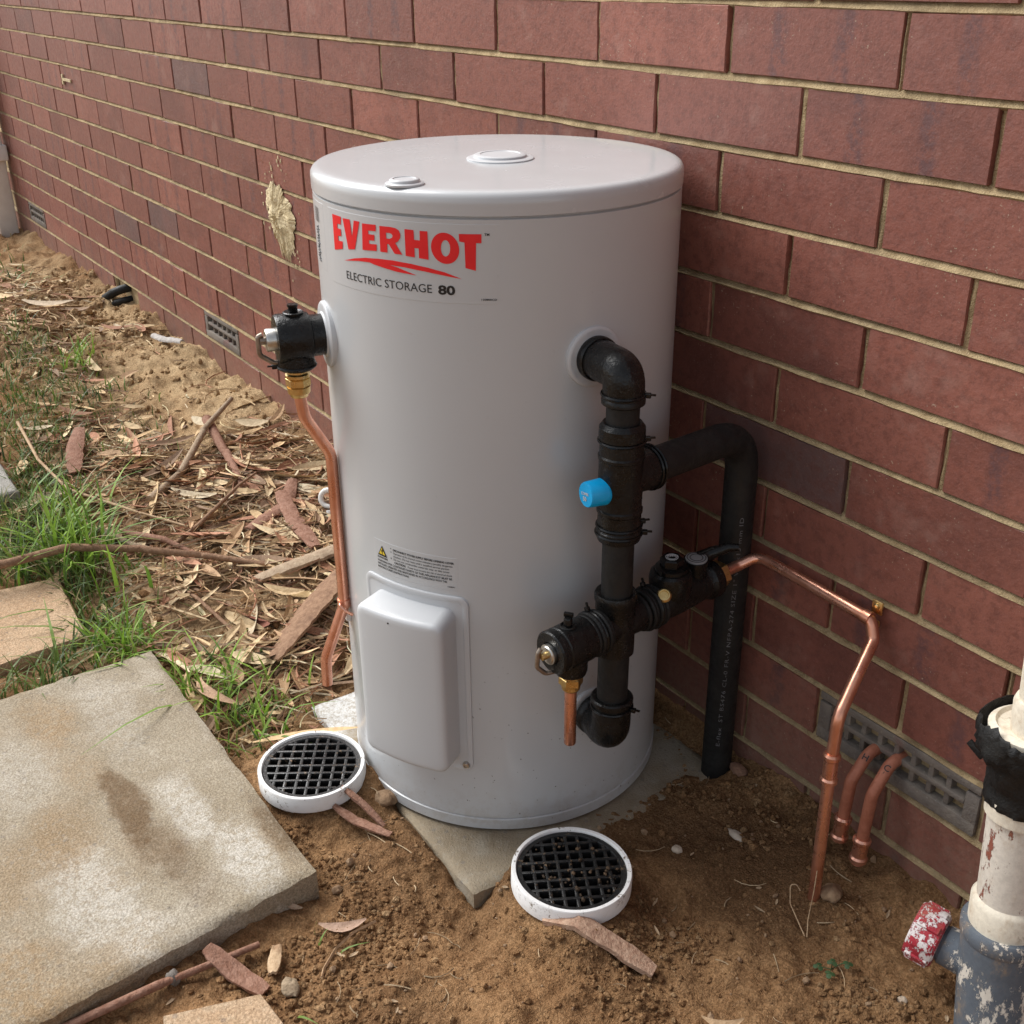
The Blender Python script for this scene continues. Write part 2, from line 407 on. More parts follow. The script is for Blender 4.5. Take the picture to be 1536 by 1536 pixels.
def vent_mat():
    k = NM('air_brick_cement'); p = k.pos()
    c = k.mix(k.ramp(k.noise(18, 5, .7, p), .35, .65), (.155, .135, .12), (.215, .185, .155))
    c = k.mix(k.ramp(k.noise(11, 3, .6, k.mapv((1, 1, 1), p, (5, 2, 0))), .56, .66, 0, .6), c, (.20, .10, .085))
    c = k.mix(k.ramp(k.noise(260, 3, .8, p), .6, .72, 0, .6), c, (.36, .32, .27))
    return k.out(c, .9, k.bump(k.noise(180, 5, .75, p), .002), 0, .2)
M_vent = vent_mat()
M_hole = simple('vent_dark', (.02, .015, .012), None, 5, 1.)
def peel_mat(name, base, under, amt, sc=28, st=.55):
    k = NM(name); p = k.pos(); v = k.mapv((1, 1, st), p)
    n_ = k.math('ADD', k.math('MULTIPLY', k.noise(sc, 9, .78, v, .15), .8), k.math('MULTIPLY', k.noise(sc*6, 8, .7, k.mapv((1, 1, .25), p)), .2))
    f = k.ramp(n_, amt, amt+.02)
    c = k.mix(f, k.mix(k.ramp(k.noise(120, 8, .8, p), .3, .75), base, tuple(q*.78 for q in base)), under)
    c = k.mix(k.ramp(k.noise(30, 8, .75, k.mapv((1, 1, .6), p, (4, 4, 4))), .5, .72, 0, .6), c, (.40, .27, .15))
    c = k.mix(k.ramp(k.noise(210, 8, .8, p), .6, .75, 0, .5), c, (.22, .16, .10))
    return k.out(c, .62, k.bump(k.math('ADD', f, k.math('MULTIPLY', k.noise(160, 3, .7, p), .5)), .0012, .7), 0, .35)
M_peel_white = peel_mat('peeling_white_paint', (.72, .66, .57), (.26, .085, .055), .555)
M_peel_grey = peel_mat('grey_pvc_paint', (.12, .14, .165), (.66, .61, .53), .525, 34)
M_cream = peel_mat('cream_pvc', (.76, .69, .56), (.66, .56, .42), .6)
M_red_cap = peel_mat('red_cap_paint', (.40, .03, .045), (.72, .66, .64), .50, 60, .8)
M_downpipe = simple('downpipe_beige', (.78, .74, .68), (.72, .68, .62), 15, .5)

# ================================================================== GROUND
HB = .132; CP = .0863; ZB0 = 1.0845          # half brick, course pitch, height of bed joint 0
def zlarge(x, y):
    z = np.zeros_like(x)
    yy = np.clip(-y, 0, 9)
    rt = sst(-.35, -.05, x)
    z = z+rt*(.030*np.exp(-yy/.07))
    z = z+(1-rt)*(.062*np.exp(-yy/.28))*sst(-.2, -.9, x)
    z = z+.012*sst(-.8, -1.8, x)
    z = z-.032*np.exp(-(((x-.15)/.07)**2+((y+.505)/.06)**2))                  # dug out at the plinth corner
    z = z+.010*np.exp(-(((x+.13)/.07)**2+((y+.50)/.05)**2))
    z = z+.014*np.exp(-(((x-.33)/.16)**2+((y+.60)/.12)**2))                   # low heap in the foreground
    z = z-.012*np.exp(-(((x-.30)/.10)**2+((y+.25)/.10)**2))
    z = z+.05*np.exp(-(((x+3.0)/.45)**2+((y+.33)/.16)**2))                    # dug soil by the hose
    z = z+.02*np.exp(-(((x+1.9)/.4)**2+((y+.15)/.15)**2))
    for cx, cy in ((-.199, -.571), (.203, -.383)):
        d = np.hypot(x-cx, y-cy); z = z+.026*sst(.135, .085, d)
    return z
def zg(x, y):
    x = np.asarray(x, float); y = np.asarray(y, float)
    amp = 1+.8*sst(-1.2, -2.4, x)
    flat = 1-.8*np.exp(-(((x+.15)/.30)**4+((y+.25)/.28)**4))
    inp = sst(-.405, -.385, x)*sst(.150, .120, x)*sst(-.50, -.475, y)*sst(.0, -.03, y)
    cov = np.clip(1.15*np.exp(-(((x+.20)/.10)**2+((y+.49)/.045)**4))+1.1*np.exp(-(((x-.11)/.05)**2+((y+.25)/.075)**2))+.9*np.exp(-(((x-.125)/.035)**2+((y+.12)/.06)**2)), 0, 1)
    dip = inp*(1-cov)*.020
    return zlarge(x, y)-.006-dip+amp*flat*(.026*fbm(x*7, y*7, 3)+.012*fbm(x*26+5, y*26, 3))
def zfine(x, y):
    n = fbm(x*95+3, y*95, 2)
    return zg(x, y)+.0056*n+.0040*np.maximum(fbm(x*55+30, y*55+3, 2), 0)
def grid_axis(parts):
    a = []
    for s, e, d in parts: a += list(np.arange(s, e-1e-9, d))
    a.append(parts[-1][1]); return np.array(a)
gx = grid_axis([(-60, -20, 10), (-20, -6, 2), (-6, -4.6, .2), (-4.6, -1.3, .011), (-1.3, -.5, .005), (-.5, .75, .0031), (.75, 1.6, .05), (1.6, 6, .5), (6, 60, 9)])
gy = grid_axis([(-60, -10, 10), (-10, -2, 1), (-2, -1.15, .06), (-1.15, .03, .0034)])
X, Y = np.meshgrid(gx, gy, indexing='ij')
Z = zfine(X, Y); far = (np.abs(X) > 6) | (Y < -2); Z = np.where(far, zlarge(X, Y)*0-.005, Z)
nx, ny = X.shape
me = bpy.data.meshes.new('ground'); me.vertices.add(nx*ny)
me.vertices.foreach_set('co', np.stack([X, Y, Z], -1).reshape(-1).astype(np.float32))
ii = np.arange(nx*ny).reshape(nx, ny)
q = np.stack([ii[:-1, :-1], ii[1:, :-1], ii[1:, 1:], ii[:-1, 1:]], -1).reshape(-1, 4)
me.loops.add(q.size); me.polygons.add(len(q)); me.loops.foreach_set('vertex_index', q.reshape(-1).astype(np.int32))
me.polygons.foreach_set('loop_start', np.arange(0, q.size, 4, dtype=np.int32)); me.polygons.foreach_set('loop_total', np.full(len(q), 4, dtype=np.int32))
me.update(); me.polygons.foreach_set('use_smooth', np.ones(len(q), dtype=bool))
def bump2(x, y, cx, cy, rx, ry): return np.exp(-(((x-cx)/rx)**2+((y-cy)/ry)**2))
nz = fbm(X*9+2, Y*9+8, 4)
sand = np.clip(1.1*bump2(X, Y, -1.95, -.12, .55, .22)+.9*bump2(X, Y, -2.75, -.12, .35, .12)+.5*bump2(X, Y, -3.6, -.25, .9, .3)+.55*bump2(X, Y, -.72, -.42, .22, .14)+.25*bump2(X, Y, -1.35, -.3, .5, .4)+.9*nz*sst(.0, -.6, X), 0, 1)
lit = np.clip(1.0*bump2(X, Y, -1.15, -.35, .4, .3)+.9*bump2(X, Y, -2.5, -.35, .45, .12)+.5*bump2(X, Y, -.6, -.55, .25, .2)+.8*nz*sst(-.3, -.7, X), 0, .85)
wet = np.clip(.75*bump2(X, Y, .30, -.14, .22, .16)+.65*bump2(X, Y, .33, -.42, .12, .12)+.35*bump2(X, Y, .1, -.62, .15, .08)+1.1*fbm(X*6+40, Y*6, 4)*sst(-.5, -.1, X), 0, .8)
at = me.color_attributes.new('tint', 'FLOAT_COLOR', 'POINT')
at.data.foreach_set('color', np.stack([sand, lit, wet, np.ones_like(X)], -1).reshape(-1).astype(np.float32))
me.materials.append(M_soil); ground = bpy.data.objects.new('ground', me); COL.objects.link(ground); ground['kind'] = 'structure'

# soil crumbs: real little clods, uncountable
def clod_proto():
    bm = bmesh.new(); bmesh.ops.create_icosphere(bm, subdivisions=1, radius=1); v = np.array([p.co[:] for p in bm.verts]); f = np.array([[q.index for q in p.verts] for p in bm.faces]); bm.free(); return v, f
CV, CF = clod_proto()
def scatter_clods(name, n, xr, yr, s0, s1, mat, ok=None, seed=1, kind='stuff', embed=.35):
    rs = np.random.RandomState(seed); xy = []
    while len(xy) < n:
        x = rs.uniform(*xr); y = rs.uniform(*yr)
        if ok and not ok(x, y, rs): continue
        xy.append((x, y))
    xy = np.array(xy); z = zfine(xy[:, 0], xy[:, 1]); nv = len(CV)
    s = s0*(s1/s0)**(rs.rand(n)**2.2); sc = s[:, None]*rs.uniform(.65, 1.25, (n, 3))
    v = CV[None]*(1+rs.uniform(-.22, .22, (n, nv, 1))*1.4)*sc[:, None, :]
    t = rs.uniform(0, 6.28, n); c, w = np.cos(t)[:, None], np.sin(t)[:, None]
    P = np.stack([v[..., 0]*c-v[..., 1]*w+xy[:, 0:1], v[..., 0]*w+v[..., 1]*c+xy[:, 1:2], v[..., 2]+(z+s*embed)[:, None]], -1).reshape(-1, 3)
    F = (CF[None]+(np.arange(n)*nv)[:, None, None]).reshape(-1, 3)
    me = bpy.data.meshes.new(name); me.from_pydata(P.tolist(), [], F.tolist()); me.materials.append(mat)
    if mat is M_soil:
        at = me.color_attributes.new('tint', 'FLOAT_COLOR', 'POINT')
        w = np.clip(.35*bump2(P[:, 0], P[:, 1], .3, -.2, .25, .2)+np.repeat(rs.uniform(-.4, .2, n), nv), 0, .6)
        s = np.clip(.8*sst(-.6, -1.6, P[:, 0])+np.repeat(rs.uniform(-.4, .3, n), nv), 0, 1)
        at.data.foreach_set('color', np.stack([s, s*0, w, s*0+1], -1).reshape(-1).astype(np.float32))
    o = bpy.data.objects.new(name, me); COL.objects.link(o); o['kind'] = kind; return o
def free(x, y, rs=None):
    if -.69 < x < .05 and y < -.65: return False
    if (x+.152)**2+(y+.25)**2 < .245**2: return False
    if (x-.205)**2+(y+.383)**2 < .085**2 or (x+.2)**2+(y+.573)**2 < .087**2: return False
    if -.06 < x < .125 and -.49 < y < -.42: return False
    return True
scatter_clods('soil_crumbs', 16000, (-.75, .75), (-1.05, -.005), .0008, .0058, M_soil, lambda x, y, r: free(x, y) and r.rand() < .06+3.2*max(0, float(vnoise(np.array([x*9.]), np.array([y*9.]))[0])), 5, 'stuff', .12)
scatter_clods('soil_crumbs', 2600, (-3.6, -.75), (-.65, -.01), .003, .014, M_soil, lambda x, y, r: r.rand() < .2+.8*math.exp(-((x+2.9)/.5)**2), 6, 'stuff', .15)
scatter_clods('gravel', 300, (-.6, .75), (-1.0, -.01), .0015, .006, M_stone, free, 8)

# ================================================================== BRICK WALL
wall = thing('brick_wall', 'long burgundy brick wall with pale tan mortar joints behind the tank', 'wall')
def brick_mesh(seed):
    rs = np.random.RandomState(seed); w, h = .2562/2, .0780/2
    per = [(-w, -h), (-w/3, -h), (w/3, -h), (w, -h), (w, -h/4), (w, h/3), (w, h), (w/3, h), (-w/3, h), (-w, h), (-w, h/3), (-w, -h/4)]
    n = len(per); v = []
    for x, z in per: v.append((x-np.sign(x)*(.0006+.0012*rs.rand())*(abs(x) > .1), -.0004*rs.rand(), z-np.sign(z)*(.0005+.0011*rs.rand())*(abs(z) > .03)))
    for x, z in per: v.append((x+rs.uniform(-.0010, .0010), 0.0016+.001*rs.rand(), z+rs.uniform(-.0012, .0012)))
    for x, z in per: v.append((x, .09, z))
    f = [tuple(range(n))]
    for a in (0, n):
        for k in range(n): f.append((a+k, a+n+k, a+n+(k+1) % n, a+(k+1) % n))
    f = [t[::-1] for t in f]
    me = bpy.data.meshes.new('brick'); me.from_pydata(v, [], f); me.materials.append(M_brick)
    bm = bmesh.new(); bm.from_mesh(me); bmesh.ops.recalc_face_normals(bm, faces=bm.faces); bm.to_mesh(me); bm.free()
    me.polygons.foreach_set('use_smooth', [True]*len(me.polygons)); me.set_sharp_from_angle(angle=R_(22)); return me
BM_ = [brick_mesh(s) for s in range(9)]; BD_ = []
for b in BM_[:3]:
    b = b.copy(); b.materials[0] = M_dark; BD_.append(b)
dark_set = {(2, -16), (7, -19), (8, -22), (6, 0), (9, -9)}
vents = {(10, 2), (10, -16), (10, -32)}
rb = random.Random(4); XL, XR = -34, 6
rest = MB()
bm_v = [np.array([p.co[:] for p in b.vertices]) for b in BM_]; bm_f = [[tuple(p.vertices) for p in b.polygons] for b in BM_]
for c in range(-18, 14):
    par = c % 2
    for h in range(XL-2, 22, 1):
        if h % 2 != par: continue
        if (c, h) in vents: continue
        x0, x1 = h*HB, (h+2)*HB
        if x0 < -4.62: continue
        zc = ZB0-(c+.5)*CP; xc = (x0+x1)/2
        vis = -1 <= c <= 12 and x0 < .66
        if (c, h) == (11, -23): continue                        # the gap where the hose comes out
        ry = rb.uniform(-.0009, .0012); k = rb.randrange(len(BM_))
        if vis:
            dk = (c, h) in dark_set
            o = bpy.data.objects.new('brick', BD_[k % 3] if dk else BM_[k]); COL.objects.link(o); o.parent = wall
            o.location = (xc+rb.uniform(-.0012, .0012), ry, zc+rb.uniform(-.0009, .0009))
            o.rotation_euler = (rb.uniform(-.006, .006), rb.uniform(-.003, .003), rb.uniform(-.0035, .0035))
        else:
            rest.add(bm_v[k]+np.array([xc, ry, zc]), bm_f[k])
o = rest.build('bricks', M_brick, wall, 22); o['kind'] = 'stuff'
# mortar: tooled bed joints that catch the light from above, recessed perpends
mo = MB(); rs = np.random.RandomState(11)
def strip(P):     # P: list of rings (lists of points)
    n = len(P[0]); v = [p for r in P for p in r]; f = []
    for i in range(len(P)-1):
        for k in range(n-1): f.append((i*n+k, (i+1)*n+k, (i+1)*n+k+1, i*n+k+1))
    mo.add(v, f)
for b in range(-18, 15):
    zc = ZB0-b*CP; P = []; xs = np.arange(-4.62, 2.95, .018 if -1 <= b <= 13 else .3)
    n1 = fbm(xs*14+b*7, xs*0+b*3.1, 3); n2 = fbm(xs*40+b*5, xs*0+b*1.7, 3); n3 = fbm(xs*25+9*b, xs*0+2.2*b, 3)
    for x, a, c_, d in zip(xs, n1, n2, n3):
        P.append([(x, .009, zc+.0085), (x, .0055+.0015*c_, zc+.0052+.0022*d), (x, .0018+.0020*a, zc+.0005+.001*c_), (x, -.0010+.0016*d, zc-.0036+.0026*a), (x, .0010+.001*c_, zc-.0054+.0026*d), (x, .01, zc-.009)])
    strip(P)
for c in range(-18, 14):
    for h in range(XL-2, 23):
        if h % 2 != c % 2 or h*HB < -4.62: continue
        zt = ZB0-c*CP; x = h*HB; P = []; dp = rs.uniform(.0030, .0062)
        for z in np.linspace(zt+.002, zt-CP-.002, 6):
            j = rs.uniform(-.0012, .0012, 3)
            P.append([(x+.008, .012, z), (x+.004+j[0], dp+j[1], z), (x+j[2], dp-.0012+j[0], z), (x-.004+j[1], dp+j[2], z), (x-.008, .012, z)])
        strip(P)
mo.add(*box((-.85, .06, .75), (7.5, .09, 4.0)))
mo.build('mortar', M_mortar, wall, 40)
# air bricks
def air_brick(h, rows, cols):
    x0, x1 = h*HB+.004, (h+2)*HB-.004; zt = ZB0-10*CP-.005; zb = zt-CP+.010; t = .009; d0, d1 = -.001, .07
    mb = MB()
    tz = .012
    mb.add(*box(((x0+x1)/2, (d0+d1)/2, zt-tz/2), (x1-x0, d1-d0, tz), None, .0015))
    bt = .019
    mb.add(*box(((x0+x1)/2, (d0+d1)/2, zb+bt/2), (x1-x0, d1-d0, bt), None, .0015))
    sw = .020
    for xa in (x0+sw/2, x1-sw/2): mb.add(*box((xa, (d0+d1)/2+.0005, (zt+zb)/2), (sw, d1-d0, zt-zb-tz-bt-.0006), None, .0015))
    ab = mb.build('air_brick', M_vent, wall, 40)
    ab['label'] = 'grey cement air brick with two rows of square holes'
    xi0, xi1 = x0+sw, x1-sw; zi0, zi1 = zb+bt, zt-tz
    for k in range(1, cols):
        x = xi0+(xi1-xi0)*k/cols
        MB().add(*box((x, .036, (zi0+zi1)/2), (.0085, .066, zi1-zi0-.0008), None, .0022)).build('bar', M_vent, ab, 40)
    for k in range(1, rows):
        z = zi0+(zi1-zi0)*k/rows
        MB().add(*box(((xi0+xi1)/2, .034, z), (xi1-xi0-.0008, .068, .0085), None, .0022)).build('bar', M_vent, ab, 40)
    MB().add(*box(((x0+x1)/2, .072, (zt+zb)/2), (x1-x0-.002, .004, zt-zb-.002))).build('backing', M_hole, ab, 0)
for c, h in vents: air_brick(h, 2, 8 if h == 2 else 6)
# splash of mortar smeared on the bricks
def splat(name, cx, cz, pts, th, mat, n=9, spread=.5):
    mb = MB(); N = len(pts); v = []; f = []
    for k in range(n):
        s = 1-k/(n-1)
        for (x, z) in pts:
            jx = cx+x*s; jz = cz+z*s
            e = (1-s**3)*th*(.6+1.2*abs(float(fbm(np.array([jx*60]), np.array([jz*60]), 3)[0])+.3)) if k else .0
            v.append((jx, -.0024-e, jz))
    for k in range(n-1):
        for i in range(N): f.append((k*N+i, k*N+(i+1) % N, (k+1)*N+(i+1) % N, (k+1)*N+i))
    mb.add(v, f); return mb.build(name, mat, wall, 0)
rs = np.random.RandomState(2); pts = []; NP = 150
for k in range(NP):
    t = 2*math.pi*k/NP; x = .080*math.cos(t); z = .082*math.sin(t)
    n_ = float(fbm(np.array([math.cos(t)*3+4]), np.array([math.sin(t)*3+9]), 3)[0]); n2 = rs.uniform(-1, 1)
    if z < -.02: z *= 1+.42*max(0, math.sin(k*1.27))*rs.uniform(.4, 1); x *= .85
    if z > .05: x *= .8
    j = 1+.30*n_+.055*n2; pts.append((x*j-.012*z/.08, z*j))
for k in range(34):
    a = rs.uniform(0, 6.28); q = rs.uniform(.085, .15); r_ = rs.uniform(.0012, .004)
    px_, pz_ = -1.463+q*math.cos(a)*.8, .585+q*math.sin(a)
    splat('mortar_fleck', px_, pz_, [(r_*math.cos(t)*rs.uniform(.6, 1.4), r_*math.sin(t)*rs.uniform(.8, 2.2)) for t in np.linspace(0, 6.28, 9)[:-1]], .001, M_patch, 3)
o = splat('mortar_splat', -1.463, .590, pts, .010, M_patch); o['label'] = 'pale ragged dab of mortar smeared on the bricks left of the tank'
mb = MB(); mb.add(*box((-3.215, -.0035, .778), (.105, .004, .009))); mb.add(*box((-3.265, -.0037, .777), (.015, .0044, .034))); mb.build('mortar_mark', M_patch, wall, 0)

# ================================================================== SLABS AND PAVERS
def slab(name, corners, ztop, th, mat, label, cat, bev=.006, sub=28, rough=.0018, seed=0, origin=None):
    cx = sum(p[0] for p in corners)/4; cy = sum(p[1] for p in corners)/4
    rs = np.random.RandomState(seed); N = sub; top = {}; v = []; f = []
    def P(u, w):
        a, b, c, d = [np.array(p) for p in corners]
        return a*(1-u)*(1-w)+b*u*(1-w)+c*u*w+d*(1-u)*w
    ou = np.concatenate([[0, .012], np.linspace(.03, .97, N), [.988, 1]]); K = len(ou)
    for i, u in enumerate(ou):
        for j, w in enumerate(ou):
            p = P(u, w); e = min(i, j, K-1-i, K-1-j); n_ = float(fbm(np.array([p[0]*30]), np.array([p[1]*30]), 3)[0])
            z = ztop+rough*n_
            if e == 0:
                z -= bev*(.55+.9*rs.rand()); q = np.array([cx, cy])-p; p = p-q/np.linalg.norm(q)*(.0002+.002*n_)
            v.append((p[0], p[1], z))
    for i in range(K-1):
        for j in range(K-1): f.append((i*K+j, (i+1)*K+j, (i+1)*K+j+1, i*K+j+1))
    loop = [(i, 0) for i in range(K)]+[(K-1, j) for j in range(1, K)]+[(i, K-1) for i in range(K-2, -1, -1)]+[(0, j) for j in range(K-2, 0, -1)]
    base = len(v)
    for (i, j) in loop: x, y, z = v[i*K+j]; v.append((x, y, z-th*.5)); 
    for (i, j) in loop: x, y, z = v[i*K+j]; v.append((x, y, ztop-th))
    n = len(loop)
    for k in range(n):
        k2 = (k+1) % n; a = loop[k][0]*K+loop[k][1]; b = loop[k2][0]*K+loop[k2][1]
        f.append((a, base+k, base+k2, b)); f.append((base+k, base+n+k, base+n+k2, base+k2))
    f.append(tuple(base+n+k for k in range(n)))
    mb = MB(); mb.add(v, f); o = mb.build(name, mat, None, 50)
    bm = bmesh.new(); bm.from_mesh(o.data); bmesh.ops.recalc_face_normals(bm, faces=bm.faces); bm.to_mesh(o.data); bm.free()
    return tag(o, label, cat)
slab('concrete_slab', [(-.672, -1.42), (.078, -1.42), (-.002, -.659), (-.670, -.663)], .036, .06, M_slab, 'large weathered concrete slab with brown wet stains and pale bleached patches', 'slab', .005, 40, .0022)
slab('concrete_plinth', [(-.402, -.480), (.121, -.487), (.128, -.030), (-.398, -.028)], -.0035, .06, M_plinth, 'grey concrete base slab under the tank with its corner poking out of the soil', 'slab', .004, 24, .001, 3)
slab('paving_stone', [(-1.118, -1.02), (-.790, -1.02), (-.815, -.735), (-1.075, -.722)], .018, .045, M_paver, 'tan sandy paving stone at the left edge with grass over its rim', 'paver', .005, 14, .0015, 5)
slab('paving_stone', [(-1.90, -1.05), (-1.48, -1.05), (-1.50, -.695), (-1.90, -.690)], .045, .05, M_paver_grey, 'grey paving stone half hidden by grass at the far left edge', 'paver', .005, 10, .0015, 6)
slab('paving_stone', [(.098, -.905), (.21, -.93), (.205, -.790), (.135, -.797)], .022, .035, M_paver, 'small tan paver corner in the soil at the bottom edge', 'paver', .004, 8, .0012, 7)

# ================================================================== WATER HEATER
TX, TY, TR = -.1522, -.2499, .2386
TO = Vector((TX, TY, 0))
def cyl(th, z, r=TR):      # th in degrees
    t = R_(th); return (TX+r*math.cos(t), TY+r*math.sin(t), z)
heater = thing('water_heater', 'tall pale grey cylindrical electric water heater with red lettering', 'water heater', (TX, TY, 0))
MB().add(*lathe([(TR-.004, .0), (TR+.0012, .002), (TR+.0014, .0185), (TR-.0005, .0198)], TO, n=128)).build('base_rim', M_enamel, heater)
MB().add(*lathe([(TR-.0018, .0195), (TR, .0212), (TR, .30), (TR, .60), (TR, .8728), (TR-.0035, .8742), (TR-.006, .880)], TO, n=160)).build('tank_body', M_enamel, heater)
lid = MB().add(*lathe([(TR-.005, .8762), (TR+.0010, .8768), (TR+.0012, .8885), (TR+.0010, .8955), (TR-.0012, .8995), (TR-.0048, .9022), (TR-.010, .9032), (TR-.02, .9036), (TR*.6, .9045), (TR*.3, .9055), (.0001, .9055)], TO, n=160)).build('lid', M_lid, heater, 50)
def lid_cap(x, y, r, z):
    MB().add(*lathe([(r, 0), (r, .0022), (r*.94, .0032), (r*.80, .0034), (r*.78, .0058), (r*.73, .0068), (r*.60, .007), (r*.58, .0062), (.0001, .0062)], (x, y, z), n=48)).build('lid_plug', M_cover, lid, 40)
lid_cap(-.136, -.256, .0430, .9049); lid_cap(-.056, -.441, .0225, .9035)
# element cover with its raised lip and box
def rrect(a0, a1, z0, z1, rad, n=8, per=6):
    """rounded rectangle in (arc length, z)"""
    out = []
    cs = [(a1-rad, z1-rad, 0), (a0+rad, z1-rad, 90), (a0+rad, z0+rad, 180), (a1-rad, z0+rad, 270)]
    for i, (cx, cz, s) in enumerate(cs):
        for k in range(n+1):
            t = R_(s+90*k/n); out.append((cx+rad*math.cos(t), cz+rad*math.sin(t)))
        nx_, nz_, s2 = cs[(i+1) % 4]; t = R_(s2); b = (nx_+rad*math.cos(t), nz_+rad*math.sin(t)); a = out[-1]
        for k in range(1, per): out.append((a[0]+(b[0]-a[0])*k/per, a[1]+(b[1]-a[1])*k/per))
    return out
def loft(rings):    # rings: list of (outline, radial offset); last ring shrinks to its centre
    N = len(rings[0][0]); v = []; f = []
    for out, off in rings:
        for a, z in out: v.append(cyl(math.degrees(a/TR), z, TR+off))
    for i in range(len(rings)-1):
        for k in range(N): f.append((i*N+k, i*N+(k+1) % N, (i+1)*N+(k+1) % N, (i+1)*N+k))
    return v, f
def shrink(out, s):
    cx = (min(p[0] for p in out)+max(p[0] for p in out))/2; cz = (min(p[1] for p in out)+max(p[1] for p in out))/2
    return [(cx+(a-cx)*s, cz+(z-cz)*s) for a, z in out]
A = lambda d: R_(d)*TR
def cover_rings(a0, a1, z0, z1, rad, prof):
    rr = [(rrect(a0+i, a1-i, z0+i, z1-i, max(rad-i*.6, .004)), off) for i, off in prof]
    last = rr[-1]
    return rr+[(shrink(last[0], s), last[1]) for s in (.8, .6, .4, .2, .001)]
cov = MB().add(*loft(cover_rings(A(-85), A(-44.5), .104, .386, .014, [(0, .0002), (.0006, .0028), (.002, .0034), (.0072, .0034), (.0084, .0024), (.0092, .0024)]))).build('element_cover', M_cover, heater, 40)
MB().add(*loft(cover_rings(A(-79.5), A(-48.8), .122, .368, .016, [(0, .0020), (.0010, .010), (.0040, .0365), (.0052, .0410), (.0074, .0438), (.0105, .0450), (.016, .0453)]))).build('cover_box', M_cover, cov, 60)
sc_o = Vector(cyl(-46.8, .116)); sc_d = Vector((math.cos(R_(-46.8)), math.sin(R_(-46.8)), 0))
MB().add(*lathe([(.0055, .0), (.0055, .003), (.0042, .0052), (.0022, .0058), (.0018, .0045), (.0001, .0045)], sc_o+sc_d*.002, sc_d, 18)).build('screw', M_steel, cov, 40)
MB().add(*lathe([(.0012, .0), (.0012, .001), (.0001, .001)], Vector(cyl(-66, .352, TR+.0448)), (math.cos(R_(-66)), math.sin(R_(-66)), .2), 8)).build('vent_hole', M_hole, cov, 0)

# printing: flat outlines in zoomed picture units turned once into arc angle and height on the tank
def wrap_poly(name, polys, mat, parent, off=.0006, cut=3, inv=None):
    mb = MB()
    for outer, holes in polys:
        bm = bmesh.new(); es = []
        for lp in [outer]+holes:
            vs = [bm.verts.new((a, z, 0)) for a, z in lp]
            es += [bm.edges.new((vs[i], vs[(i+1) % len(vs)])) for i in range(len(vs))]
        bmesh.ops.triangle_fill(bm, use_beauty=True, edges=es)
        bmesh.ops.subdivide_edges(bm, edges=bm.edges[:], cuts=cut, use_grid_fill=True)
        bm.verts.index_update(); bm.faces.ensure_lookup_table()
        mb.add([cyl(math.degrees(v.co.x/TR), v.co.y, TR+off) for v in bm.verts], [[v.index for v in f.verts] for f in bm.faces]); bm.free()
    o = mb.build(name, mat, parent, 0)
    bm = bmesh.new(); bm.from_mesh(o.data)
    for f in bm.faces:
        c = f.calc_center_median(); n = f.normal
        if n.x*c.x+n.y*c.y < 0: f.normal_flip()
    bm.to_mesh(o.data); bm.free(); return o
